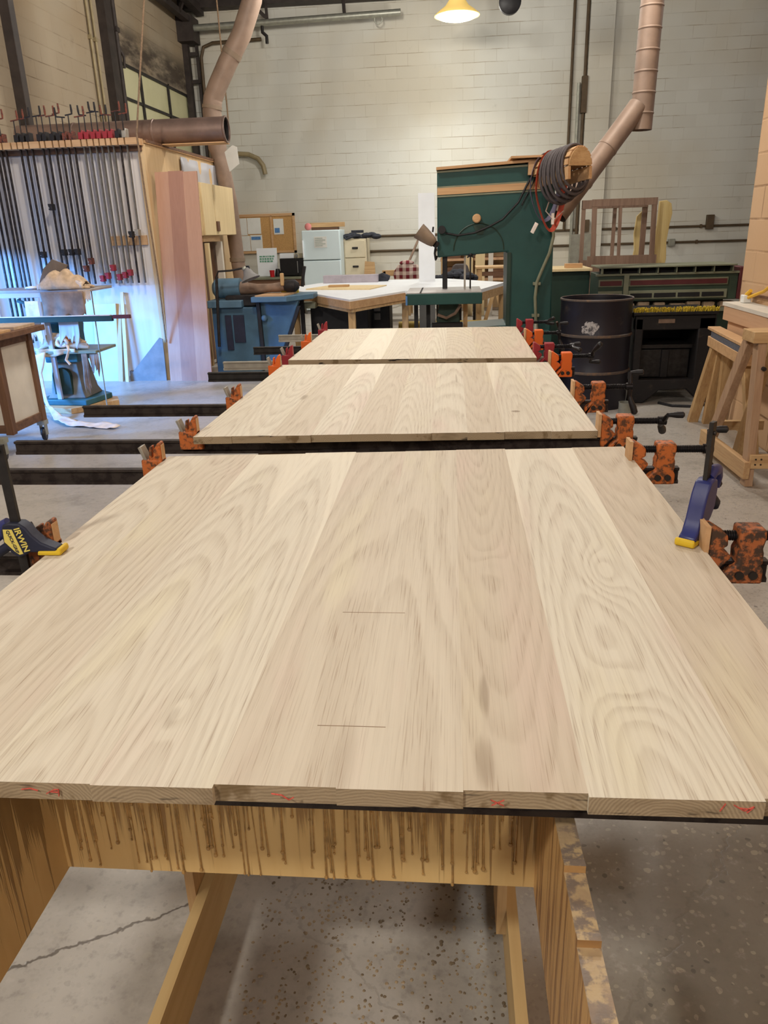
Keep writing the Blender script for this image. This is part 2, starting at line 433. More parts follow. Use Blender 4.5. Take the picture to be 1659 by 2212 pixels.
def concrete():
    t = NT('stained_concrete'); p = t.coord(); S = t.sep(p)
    n1 = t.noise(p, .55, 4, .6); n2 = t.noise(p, 3.1, 6, .65); n3 = t.noise(p, 28, 5, .6)
    col = t.mix(t.ss(n1,.35,.65), lin((182,176,168))[:3], lin((162,153,142))[:3])
    col = t.mix(t.math('MULTIPLY', t.ss(n2,.48,.72), .55), col, lin((116,110,100))[:3])
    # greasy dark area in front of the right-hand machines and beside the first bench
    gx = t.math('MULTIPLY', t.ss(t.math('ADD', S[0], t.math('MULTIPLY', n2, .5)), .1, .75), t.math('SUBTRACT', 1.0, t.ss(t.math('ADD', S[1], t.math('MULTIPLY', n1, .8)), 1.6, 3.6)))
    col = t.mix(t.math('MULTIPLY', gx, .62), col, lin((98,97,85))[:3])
    col = t.mix(t.math('MULTIPLY', t.ss(n3,.52,.75), .4), col, lin((96,90,84))[:3])
    col = t.mix(t.math('MULTIPLY', t.ss(n3,.44,.25), .35), col, lin((196,188,180))[:3])
    side = t.math('ADD', .35, t.math('MULTIPLY', t.ss(S[0], -.1, .4), .9))
    def spots(scale, lo, hi, keep, rgb, f, shift):
        nonlocal col
        vv = t.vmath('ADD', t.vmath('ADD', p, (shift, shift*.7, 0)), t.vmath('MULTIPLY', t.comb(t.noise(p,30,2), t.noise(t.vmath('ADD',p,(4,4,4)),30,2), 0.0), (.02,.02,0)))
        vo = t.new('ShaderNodeTexVoronoi', voronoi_dimensions='2D'); t.put(vo.inputs['Vector'], vv); vo.inputs['Scale'].default_value = scale
        r = t.sep(vo.outputs['Color'])
        size = t.math('ADD', lo, t.math('MULTIPLY', r[1], hi-lo))
        m = t.math('MULTIPLY', t.math('LESS_THAN', vo.outputs['Distance'], size), t.math('GREATER_THAN', r[0], keep))
        col = t.mix(t.math('MULTIPLY', t.math('MULTIPLY', m, side), f), col, lin(rgb)[:3])
    spots(52, .10, .32, .66, (176,168,150), .40, 0.0)
    spots(31, .06, .26, .78, (190,182,162), .42, 3.3)
    spots(30, .05, .2, .86, (70,65,62), .45, 7.7)
    spots(90, .2, .5, .7, (128,120,114), .3, 1.9)
    # long settled crack across the left of the first bench
    cx = t.math('ADD', S[0], .93)
    yl = t.math('ADD', t.math('ADD', 1.07, t.math('MULTIPLY', cx, .56)), t.math('MULTIPLY', t.math('SUBTRACT', t.noise(p, 9, 4, .7), .5), .09))
    dist = t.math('ABSOLUTE', t.math('SUBTRACT', S[1], yl))
    ck = t.math('MULTIPLY', t.math('SUBTRACT', 1.0, t.ss(dist, .002, .006)), t.math('MULTIPLY', t.math('GREATER_THAN', S[0], -2.2), t.math('LESS_THAN', S[0], -.55)))
    vo = t.new('ShaderNodeTexVoronoi', feature='DISTANCE_TO_EDGE', voronoi_dimensions='2D')
    t.put(vo.inputs['Vector'], t.vmath('ADD', p, t.vmath('MULTIPLY', t.comb(n2, n1, 0.0), (.5,.5,0)))); vo.inputs['Scale'].default_value = .42
    ck2 = t.math('MULTIPLY', t.math('SUBTRACT', 1.0, t.ss(vo.outputs['Distance'], .001, .004)), .22)
    ck = t.math('MAXIMUM', ck, ck2)
    col = t.mix(t.math('MULTIPLY', ck, .75), col, lin((70,58,46))[:3])
    t.bump(t.math('ADD', t.math('MULTIPLY', n3, .4), t.math('MULTIPLY', ck, -1.0)), .3, .004)
    return t.out(col, t.math('ADD', .30, t.math('MULTIPLY', n2, .22)), 0, .5)

# ------------------------------------------------------------------ the room
WX, WY, CZ = -4.95, 16.0, 5.6
wall_back_m = blockwall('painted_block_cream', (0,2), (209,208,199), (201,194,177), (146,130,104))
wall_left_m = blockwall('painted_block_tan', (1,2), (168,155,134), (158,138,110), (108,92,72), soot=.9)
wall_right_m = blockwall('painted_block_peach', (1,2), (206,172,136), (200,160,120), (128,94,64), jw=.008, jstr=1.0, vj=.9, ox=.11, oz=.0)
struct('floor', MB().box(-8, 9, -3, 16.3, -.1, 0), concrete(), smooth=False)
mb = MB(); mb.box(WX-.2, 9, WY, WY+.2, 0, CZ)
struct('wall_back', mb, wall_back_m, smooth=False)
struct('trim_1', MB().box(2.45, 2.88, WY-.09, WY, 0, CZ), wall_back_m, smooth=False)          # block pilaster
# left wall: a loading door low down near the camera lets daylight in, windows high at the far end
mb = MB()
mb.box(WX-.2, WX, -3, 4.7, 0, CZ); mb.box(WX-.2, WX, 4.7, 7.4, 1.5, CZ)
mb.box(WX-.2, WX, 7.4, 12.34, 0, CZ); mb.box(WX-.2, WX, 12.34, WY, 0, 2.55); mb.box(WX-.2, WX, 12.34, WY, 3.93, CZ)
struct('wall_left', mb, wall_left_m, smooth=False)
mb = MB(); mb.box(2.04, 9, -3, 5.78, 0, CZ)
struct('wall_right', mb, wall_right_m, smooth=False)
mb = MB(); mb.box(WX, 9, -3, WY, CZ, CZ+.1)
struct('ceiling', mb, MAT['ceiling'], smooth=False)
# window frame and panes (three columns, three rows; the lowest row is behind the closet)
w = struct('window_1', MB().box(WX-.06, WX-.03, 12.37, WY, 2.56, 3.93), MAT['pane'], smooth=False)
f = MB()
for y in (12.37, 13.43, 14.72, 15.96): f.box(WX-.045, WX+.0, y-.03, y+.03, 2.55, 3.95)
for z in (2.57, 3.445, 3.91): f.box(WX-.045, WX-.005, 12.37, WY, z-.02, z+.02)
tag(link('window_frame', f, MAT['steel_dark'], w))
# steel column and corner framing on the left wall
mb = MB(); mb.box(WX, WX+.12, 12.02, 12.26, 0, CZ); struct('trim_2', mb, MAT['steel_beam'])
mb = MB(); mb.box(WX, WX+.10, 15.72, 15.86, 2.3, 5.25); mb.box(WX+.2, WX+.25, 15.86, 15.92, 2.3, 4.9)
for z in (4.6, 4.15, 3.45, 3.2): mb.box(WX, WX+.25, 15.8, 15.86, z-.03, z+.03)
mb.box(WX, WX+.3, 15.5, 15.9, 4.75, 5.15)
struct('trim_3', mb, MAT['steel_beam'])
# dark roof steel: a ledger along the back wall and a truss chord over the left wall
mb = MB(); mb.box(WX, 9, 15.7, 15.95, 5.3, 5.58); struct('trim_4', mb, MAT['steel_beam'])
mb = MB(); mb.beam((-4.75,12.8,5.1),(-4.75,15.9,5.1),.12,.10); mb.beam((-4.6,13.4,5.4),(-4.6,15.9,5.28),.14,.14)
for y in (13.6,14.3,15.0): mb.beam((-4.7,y,5.1),(-4.65,y+.35,5.5),.05,.05)
struct('trim_5', mb, MAT['steel_beam'])

# ------------------------------------------------------------------ camera
cam = bpy.data.cameras.new('camera'); co = bpy.data.objects.new('camera', cam); COL.objects.link(co)
cam.sensor_fit = 'VERTICAL'; cam.sensor_height = 36; cam.lens = 1640/2212*36; cam.clip_start = .02; cam.clip_end = 100
pitch, roll, yaw = math.radians(20.3), math.radians(1.8), math.radians(5.4)
fw = Vector((-math.sin(yaw)*math.cos(pitch), math.cos(yaw)*math.cos(pitch), -math.sin(pitch)))
r0 = Vector((math.cos(yaw), math.sin(yaw), 0)); u0 = r0.cross(fw)
rv = r0*math.cos(roll) - u0*math.sin(roll); uv = r0*math.sin(roll) + u0*math.cos(roll)
cm = Matrix((rv, uv, -fw)).transposed().to_4x4(); cm.translation = Vector((0,0,1.42))
co.matrix_world = cm; sc.camera = co

# ------------------------------------------------------------------ light
def lamp(name, kind, loc, energy, rgb, size=.5, aim=None, sy=None, spot=None, blend=.6):
    d = bpy.data.lights.new(name, kind); d.energy = energy; d.color = lin(rgb)[:3]
    if kind == 'AREA':
        d.shape = 'RECTANGLE' if sy else 'DISK'; d.size = size
        if sy: d.size_y = sy
    else: d.shadow_soft_size = size
    if kind == 'SPOT': d.spot_size = spot; d.spot_blend = blend
    o = bpy.data.objects.new(name, d); COL.objects.link(o); o.location = loc
    if aim is not None: o.rotation_euler = (Vector(aim)-Vector(loc)).to_track_quat('-Z','Y').to_euler()
    return o
WARM = (255,249,239)
def bay_or_fill(x, y, z, energy, label=None, seen=False, cone=142):
    lamp('bay_or_fill_light', 'POINT', (x,y,z-.2), energy, (252,252,246) if seen else WARM, .2)
    if seen: lamp('high_bay_beam', 'SPOT', (x,y,z-.19), 430, (252,252,246), .2, (x,y,0), None, math.radians(cone), 1.0)
    if not seen: return
    t = thing('high_bay_lamp', label, 'lamp', (x,y,z))
    p = MB().lathe([(.10,.30),(.13,.20),(.19,.12),(.28,.06),(.355,.0),(.36,-.012),(.345,-.012),(.27,.045),(.18,.10),(.10,.17)], (x,y,z), 40)
    part('lamp_shade', p, glow('lit_prismatic_shade', (232,196,112), .75), t)
    p = MB().lathe([(.0,-.085),(.15,-.075),(.27,-.045),(.335,-.012)], (x,y,z), 40)
    l = part('lens', p, glow('lit_lens', (255,246,214), 4.5), t)
    p = MB().lathe([(0,.62),(.10,.62),(.12,.58),(.12,.34),(.10,.30),(0,.30)], (x,y,z), 24); p.cyl((x,y,z+.62),(x,y,CZ),.012)
    part('ballast_housing', p, MAT['grey'], t)
    return t
t = bay_or_fill(.08, 14.1, 4.60, 80, 'lit high bay lamp with amber rim hanging near the back wall', True, 146)
bay_or_fill(-1.5, 4.8, 4.6, 370)
bay_or_fill(1.2, 6.6, 4.6, 250)
bay_or_fill(-1.2, 10.6, 4.7, 300)
bay_or_fill(1.1, -3.6, 4.5, 260)  # unseen fill lamp added behind the camera to brighten front faces
bay_or_fill(-2.4, -1.8, 4.6, 560)
bay_or_fill(4.6, 9.5, 4.6, 90)
# daylight through the open loading door in the left wall
lamp('door_daylight', 'AREA', (WX-2.6, 3.6, 2.25), 2000, (84,160,255), 2.2, (-3.6,7.9,.35), .5)
w = bpy.data.worlds.new('world'); sc.world = w; w.use_nodes = True
w.node_tree.nodes['Background'].inputs[0].default_value = lin((196,196,204)); w.node_tree.nodes['Background'].inputs[1].default_value = .35
sc.view_settings.view_transform = 'Standard'; sc.view_settings.look = 'None'; sc.view_settings.gamma = 1; sc.view_settings.exposure = -.12
sc.view_settings.use_curve_mapping = False
sc.cycles.use_denoising = True
sc.cycles.use_adaptive_sampling = True; sc.cycles.adaptive_threshold = .05; sc.cycles.adaptive_min_samples = 16
sc.cycles.max_bounces = 5; sc.cycles.diffuse_bounces = 3; sc.cycles.glossy_bounces = 2; sc.cycles.transmission_bounces = 3; sc.cycles.sample_clamp_indirect = 6
# ------------------------------------------------------------------ glued-up panels
TH = .024; TOP = .82
def panel(label, oakm, x, seams, y0, y1, stag0, stag1, trees, loc):
    """seams: x positions left to right; y0/y1: (left, right) y of near and far edge; trees: (x0,z0,k,seed,tone,sap) per stave"""
    mb = MB(); A = []; B = []
    xl, xr = seams[0], seams[-1]; org = Vector(loc)
    for i in range(len(seams)-1):
        a, b = seams[i], seams[i+1]
        def Y(yy, xx, d): return yy[0] + (yy[1]-yy[0])*(xx-xl)/(xr-xl) + d
        pts = [(a, Y(y0,a,stag0[i])), (b, Y(y0,b,stag0[i])), (b, Y(y1,b,stag1[i])), (a, Y(y1,a,stag1[i]))]
        n0 = len(mb.v); mb.prism(pts, 'Z', TOP-TH, TOP)
        T = trees[i]
        for _ in range(len(mb.v)-n0):
            A.append((T[0]-org.x, T[1], T[2])); B.append((T[3], T[4], T[5]))
    o = link('glued_tabletop', mb, oakm, None, loc, smooth=False)
    me = o.data
    for nm, arr in (('gA',A),('gB',B)):
        at = me.attributes.new(nm, 'FLOAT_VECTOR', 'POINT')
        at.data.foreach_set('vector', [c for v in arr for c in v])
    return tag(o, label, 'wood panel', 'glued oak panels in bar clamps')

P1 = (-.165, 1.4, TOP-TH)
oak1 = oak('white_oak_near', knots=[(.276+.165,1.30-1.4,.034,.10,.030),(.235+.165,.93-1.4,.05,.07,.022),(-.365+.165,.84-1.4,.018,.05,.012),(.075+.165,1.33-1.4,.03,.05,.012),(-.62+.165,1.85-1.4,.05,.12,.018)],
          streaks=[(.046+.165,.897-1.4,.009,.06,.5),(.040+.165,.755-1.4,.016,.06,.42),(-.372+.165,.825-1.4,.010,.03,.22),(-.13+.165,.74-1.4,.02,.1,.18)])
trees1 = [(-.74,.095,.05,3.1,.55,.30),(-.66,.06,-.04,8.2,.75,.30),(-.50,.08,.06,12.3,.45,.140),(-.36,.075,.045,17.9,.35,.125),(-.16,.42,.02,21.4,.8,.9),(-.07,.35,.02,25.2,.7,.9),(.07,.055,-.07,29.7,1.0,.30),(.245,.072,.05,34.8,.25,.135),(.43,.11,-.05,39.1,1.0,.4)]
front = panel('large pale oak panel in front, two pencil lines and red crayon on its near end', oak1, None,
    [-.825,-.70,-.565,-.423,-.276,-.132,.014,.154,.345,.492], (.692,.706), (2.080,2.158),
    [.002,-.003,-.002,-.004,.003,.001,.004,-.002,.003], [.0,.002,-.003,.004,-.002,.0,.003,-.004,.0], trees1, P1)
for (x0,x1,y) in ((-.182,-.077,1.130),(-.173,-.084,.818)):
    part('pencil_mark', MB().box(x0,x1,y-.0005,y+.0005,TOP,TOP+.0003), MAT['pencil'], front, smooth=False)
def crayon(strokes, y):
    mb = MB()
    for s in strokes:
        for a, b in zip(s[:-1], s[1:]): mb.beam((a[0],y,a[1]), (b[0],y,b[1]), .0008, .0016, (0,1,0))
    return part('crayon_mark', mb, MAT['chalk'], front, label='red crayon letters on the end grain', smooth=False)
crayon([[(-.508,.811),(-.497,.813),(-.488,.810)],[(-.478,.806),(-.468,.812),(-.462,.8125),(-.463,.803)],[(-.474,.809),(-.463,.8085)]], .6915)
crayon([[(-.206,.8165),(-.194,.815),(-.186,.8085),(-.180,.8125)]], .6925)
crayon([[(.045,.813),(.060,.8055)],[(.060,.8135),(.046,.8055)]], .6985)
crayon([[(.302,.8165),(.297,.806)],[(.311,.815),(.323,.8075),(.333,.8135)],[(.318,.811),(.329,.810)],[(.333,.8135),(.326,.805)]], .7015)
trees2 = [(-.75,.05,.04,51.3,.5,.4),(-.63,.06,-.05,53.2,.35,.3),(-.50,.09,.03,55.7,.8,.4),(-.38,.05,.05,57.1,.3,.1),(-.25,.03,.03,60.4,.9,.3),(-.15,.03,.06,63.9,.55,.12),(-.01,.2,.03,66.2,.35,.9),(.10,.06,-.03,69.4,.9,.4),(.24,.05,.04,72.8,.55,.095),(.38,.06,.05,75.3,.25,.14)]
panel('middle oak panel behind the front one, a dark knot near its right side', oak('white_oak_middle', knots=[(-.19+.185,3.3-2.98,.03,.12,.02)], streaks=[(.22+.185,2.62-2.98,.016,.02,.75),(-.57+.185,2.9-2.98,.016,.06,.5),(.02+.185,3.25-2.98,.005,.12,.4)]), None,
    [-.824,-.70,-.575,-.445,-.317,-.19,-.063,.05,.165,.31,.452], (2.302,2.342), (3.684,3.642),
    [.0,.002,-.003,.001,.002,-.002,.002,-.001,.003,-.001], [.0]*10, trees2, (-.185,2.98,TOP-TH))
trees3 = [(-.72,.05,.04,81.3,.8,.3),(-.55,.06,-.05,83.2,.5,.3),(-.42,.09,.03,85.7,.35,.1),(-.25,.05,.05,87.1,.7,.3),(-.10,.05,.03,90.4,.3,.12),(.02,.2,.06,93.9,.7,.9),(.18,.06,.03,96.2,1.0,.9),(.34,.06,-.03,99.4,.9,.4)]
panel('farthest oak panel in front of the grey-green bandsaw', oak('white_oak_far'), None,
    [-.826,-.67,-.51,-.35,-.19,-.03,.125,.275,.414], (3.828,3.775), (5.098,5.042), [0,.002,-.002,.001,0,.002,-.002,0], [0]*8, trees3, (-.2,4.43,TOP-TH))

# ------------------------------------------------------------------ glue-up benches
def bench(label, y0, y1, cross, legs, drips=False):
    t = thing('assembly_bench', label, 'workbench', (-.24,(y0+y1)/2,0), 'plywood glue-up benches under the panels')
    zt = .751
    # saw-toothed side rails
    def rail(xa, xb, nm, lab=None, mat=None):
        poly = [(y0,.472)]; yy = y1; top = []
        poly = [(y1,.472),(y1,zt)]
        y = y1 - .06; n = 0
        while y - .10 > y0:
            poly += [(y, zt), (y, zt-.010), (y-.085, zt-.003), (y-.0851, zt+.0)] ; y -= .095
        poly += [(y0, zt-.004), (y0,.472)]
        return part(nm, MB().prism(poly, 'X', xa, xb), mat or rail_m, t, lab, smooth=False)
    rail(.126,.150,'side_rail'); rail(-.637,-.613,'side_rail', None, left_m)
    for y in cross:
        part('cross_board', MB().box(-.613,.126,y,y+.019,.476,zt-.006), cross_m if drips else MAT['ply'], t, smooth=False)
    for y in legs:
        for x in (-.545, .092):
            poly = [(y,.476),(y+.15,.476),(y+.15,.42),(y+.13,.33),(y+.10,.075),(y,.075)]
            part('leg', MB().prism(poly,'X',x,x+.019), MAT['pine_z'], t, smooth=False)
    for x in (-.525, .111):
        part('foot_rail', MB().box(x,x+.022,y0+.1,y1-.05,0.0,.14), foot_m, t, smooth=False)
    return t
def dripply(name, base, dark, glue, axis_h):
    t = NT(name); p = t.coord(); S = t.sep(p); h = S[0] if axis_h == 'X' else S[1]
    q = t.comb(t.math('MULTIPLY', h, 75.0), t.math('MULTIPLY', S[2], 2.2), t.math('MULTIPLY', S[1] if axis_h == 'X' else S[0], 6.0))
    n = t.noise(q, 1.0, 3, .6); n2 = t.noise(t.vmath('ADD',q,(9,7,3)), .5, 3)
    reach = t.ss(S[2], .50, .74)
    m = t.ss(t.math('ADD', n, t.math('MULTIPLY', reach, .34)), .60, .70)
    m2 = t.ss(t.math('ADD', n2, t.math('MULTIPLY', reach, .30)), .60, .76)
    g = t.noise(t.stretch(p,(3,3,.6) if axis_h == 'X' else (3,3,.6)), 6, 4)
    col = t.mix(t.math('MULTIPLY', t.ss(g,.35,.7), .5), lin(base)[:3], lin(dark)[:3])
    col = t.mix(t.math('MULTIPLY', m2, .45), col, lin(tuple((a+b)//2 for a,b in zip(dark,glue)))[:3])
    col = t.mix(t.math('MULTIPLY', m, .75), col, lin(glue)[:3])
    t.bump(m, .4, .003)
    return t.out(col, t.math('SUBTRACT', .6, t.math('MULTIPLY', m, .25)), 0, .4)
cross_m = dripply('plywood_with_glue_runs', (224,188,126), (206,164,100), (138,98,52), 'X')
left_m = dripply('plywood_side_with_glue_runs', (214,182,126), (192,156,100), (126,94,56), 'Y')
def railmat():
    t = NT('plywood_rail_with_glue'); p = t.coord(); g = t.new('ShaderNodeNewGeometry'); nz = t.sep(g.outputs['Normal'])[2]
    S = t.sep(p)
    n = t.noise(t.comb(t.math('MULTIPLY',S[1],60.0), t.math('MULTIPLY',S[2],3.0), 0.0), 1.0, 4, .6)
    side = t.mix(t.ss(n,.45,.62), lin((196,154,98))[:3], lin((142,102,62))[:3])
    b = t.noise(p, 46, 4, .6); c = t.noise(p, 20, 3)
    top = t.mix(t.ss(b,.45,.58), lin((184,160,122))[:3], lin((126,112,100))[:3]); top = t.mix(t.math('MULTIPLY', t.ss(c,.45,.65), .7), top, lin((158,134,108))[:3])
    t.bump(t.math('ADD', b, t.math('MULTIPLY', n, .4)), .5, .003)
    return t.out(t.mix(t.ss(nz,.4,.7), side, top), .45, 0, .45)
rail_m = railmat()
foot_m = wood('plywood_foot_rail', (206,176,124), (182,148,98), 'Y', .7, .6, .7)
b1 = bench('nearest plywood bench, its front board streaked with dried glue runs', .30, 2.06, (.90,1.75), (1.16,1.70), True)
bench('plywood bench under the middle panel, glimpsed in the gap between panels', 2.38, 3.60, (2.60,3.40), (2.55,3.3))
bench('plywood bench under the farthest panel', 3.86, 5.0, (4.0,4.85), (3.95,4.75))
# hardened glue runs and beads on the front board
mb = MB(); rr = random.Random(5)
for i in range(120):
    x = rr.uniform(-.58,.10); z1 = rr.uniform(.477,.55) if rr.random() < .55 else rr.uniform(.52,.66); r = rr.uniform(.0010,.0022)
    dx = rr.uniform(-.006,.006)
    mb.tube([(x,.8995,.742),(x+dx*.4,.8992,(z1+.742)/2),(x+dx,.8990,z1)], [r*.7,r*.8,r], 6)
    mb.ball((x+dx,.898,z1-.002), (r*1.7,r*1.3,r*2.0), 8)
part('glue_runs', mb, MAT['glue'], b1, label='hardened amber glue runs', kind='stuff')
# glue drops on the floor, in rows below the glue lines
mb = MB()
for i in range(1600):
    if rr.random() < .8:
        line = rr.choice([-.40,-.33,-.27,-.235,-.16,-.10,-.03,.015,.055,.09]); x = line + rr.gauss(0,.016)
    else: x = rr.uniform(-.46,.18)
    y = .93 + 1.15*rr.random()**1.4; r = rr.uniform(.0016,.0040)*(1.3 if rr.random() < .1 else 1)
    mb.ball((x,y,0), (r,r*rr.uniform(.8,1.3),r*.55), 8)
drops_m = worn('glue_drops', (164,144,116), (112,98,80), .5, 9, .35)
solo('glue_drops', 'rows of dried glue drops on the concrete under the nearest bench', 'glue', mb, drops_m, (-.18,1.3,0), kind='stuff')

# ------------------------------------------------------------------ bar clamps
def bar_clamp(label, y, xl, xr, xend, cast, barm, crank=0.0, reach=.13, tall=.046, pads=True, tail=True, plate='alu', bare_end=None, grips=True):
    zb = TOP-TH                       # underside of the panel = top of the bar
    t = thing('bar_clamp', label, 'clamp', (xl,y,zb), 'steel bar clamps across the panels')
    xq = xr + reach - .045            # right end of the bar, inside the fixed casting
    mb = MB(); w = .011
    poly = [(-w,zb-tall),(w,zb-tall),(w,zb-tall+.008),(.004,zb-tall+.012),(.004,zb-.012),(w,zb-.008),(w,zb-.001),(-w,zb-.001),(-w,zb-.008),(-.004,zb-.012),(-.004,zb-tall+.012),(-w,zb-tall+.008)]
    mb.prism([(y+a,b) for a,b in poly], 'X', xend, xq+.05)
    part('bar', mb, barm, t, smooth=False)
    yw = .021
    if tail:
        mb = MB()
        mb.prism([(xl-.062,zb-.030),(xl+.016,zb-.030),(xl+.016,zb-.002),(xl-.002,zb-.001),(xl-.002,zb+.030),(xl-.062,zb+.030)], 'Y', y-yw, y+yw)
        mb.prism([(xl-.002,zb),(xl-.002,zb+.078),(xl-.009,zb+.080),(xl-.024,zb+.058),(xl-.026,zb+.040),(xl-.040,zb+.028),(xl-.040,zb)], 'Y', y-.017, y+.017)
        j = part('tail_jaw', mb, cast, t, bevel=.0035)
        mb = MB().prism([(xl-.042,zb+.028),(xl-.037,zb+.066),(xl-.030,zb+.068),(xl-.032,zb+.028)], 'Y', y-.012, y+.012)
        part('spring_lever', mb, cast, j, bevel=.002)
        mb = MB().beam((xl-.048,y,zb+.024),(xl-.064,y,zb+.067),.034,.010,(1,0,0))
        part('release_plate', mb, MAT[plate], j, bevel=.0015)
    sz = zb+.049                      # screw height
    if pads:
        part('jaw_pad', MB().box(xr+.0005,xr+.009,y-.026,y+.026,zb+.004,zb+.076), MAT['tan_x'], t, smooth=False)
        if tail: part('jaw_pad', MB().box(xl-.0015,xl-.0002,y-.012,y+.012,zb+.03,zb+.072), MAT['tan_x'], t, smooth=False)
    xo = xr + (.009 if pads else .001)
    mb = MB().prism([(xo,zb+.002),(xo,zb+.074),(xo+.008,zb+.073),(xo+.036,zb+.055),(xo+.038,zb+.034),(xo+.024,zb+.026),(xo+.046,zb+.014),(xo+.044,zb+.006),(xo+.012,zb-.030),(xo+.004,zb-.030)], 'Y', y-.021, y+.021)
    part('pressing_jaw', mb, cast, t, bevel=.004)
    # threaded screw: a fine helix ridge around the core
    xs0, xs1 = xo+.030, xr+reach+.085
    prof = []; x = xs0
    while x < xs1-.02:
        prof += [(.0082,x-xs0),(.0104,x-xs0+.0013),(.0104,x-xs0+.0024),(.0082,x-xs0+.0037)]; x += .0045
    prof = [(0,0)] + prof + [(.0092,xs1-xs0),(0,xs1-xs0)]
    part('screw', MB().lathe(prof, (xs0,y,sz), 14, (1,0,0)), MAT['thread'], t)
    xc = xr + reach - .060
    mb = MB().prism([(xc,sz+.020),(xc+.048,sz+.020),(xc+.050,sz+.002),(xc+.046,sz-.020),(xc+.049,sz-.030),(xc+.049,sz-.050),(xc+.045,sz-.056),(xc+.052,sz-.064),(xc+.052,sz-.094),(xc-.016,sz-.094),(xc-.016,sz-.108),(xc-.026,sz-.108),(xc-.024,sz-.074),(xc-.008,sz-.058),(xc+.001,sz-.052),(xc,sz-.030),(xc+.004,sz-.020),(xc-.001,sz-.004)], 'Y', y-.024, y+.024)
    h = part('head_casting', mb, cast, t, bevel=.005)
    for bx in (xc+.006, xc+.032):
        part('bolt', MB().cyl((bx,y-.029,sz-.074),(bx,y+.029,sz-.074),.0085,n=12), MAT['screwhead'], h)
    # crank
    cx = xs1 - .004; d = Vector((0, math.sin(crank), math.cos(crank)))
    p0 = Vector((cx,y,sz)); a, b = p0 + d*.052, p0 - d*.060
    mb = MB().cyl((cx-.016,y,sz),(cx+.008,y,sz),.0135,n=14)
    mb.tube([a, p0+d*.02, p0, p0-d*.02, p0-d*.04], [.006,.008,.0105,.009,.007], 10)
    c = part('crank_arm', mb, MAT['thread'], t)
    s = Vector((1,0,0)); e = s*.048
    mb = MB().tube([a, a+e*.25, a+e*.55, a+e*.9, a+e], [.006,.0075,.010,.0105,.006], 12)
    part('grip', mb, MAT['black'], c)
    mb = MB().tube([p0-d*.036, p0-d*.055+s*.006, p0-d*.078+s*.016, p0-d*.098+s*.022, p0-d*.104+s*.024], [.007,.010,.0125,.012,.006], 12)
    part('grip', mb, MAT['black'], c)
    return t
C = bar_clamp
C('clamp under the near end of the front panel, only its dark bar showing', .756, -.824, .492, -1.25, MAT['orange_rust'], MAT['bar_brown'], .3)
C('most rusted bar clamp, next to the edge-on blue hand clamp', 1.42, -.828, .486, -1.35, MAT['orange_rust'], MAT['bar_brown'], 1.2, .126, plate='steel_dark')
C('orange bar clamp at the far end of the front panel', 2.04, -.822, .476, -1.5, MAT['orange'], MAT['bar_brown'], .35, .135)
C('orange bar clamp at the near end of the middle panel', 2.362, -.824, .452, -1.46, MAT['orange'], MAT['bar_brown'], -1.0, .120)
C('orange bar clamp mid-way along the middle panel', 2.905, -.822, .452, -1.478, MAT['orange'], MAT['bar_brown'], .15, .135)
C('bright orange bar clamp at the far end of the middle panel', 3.645, -.822, .454, -1.19, MAT['orange_new'], MAT['steel_dark'], 2.3, .118)
C('red clamp with an aluminium bar at the near end of the farthest panel', 3.965, -.824, .412, -1.205, MAT['red'], MAT['alu'], 1.5, .118, pads=False)
C('bright orange bar clamp mid-way along the farthest panel', 4.50, -.822, .416, -1.175, MAT['orange_new'], MAT['steel_dark'], .1, .118)
C('red clamp with an aluminium bar at the far end of the farthest panel', 5.04, -.81, .414, -1.14, MAT['red'], MAT['alu'], 1.9, .118, pads=False)

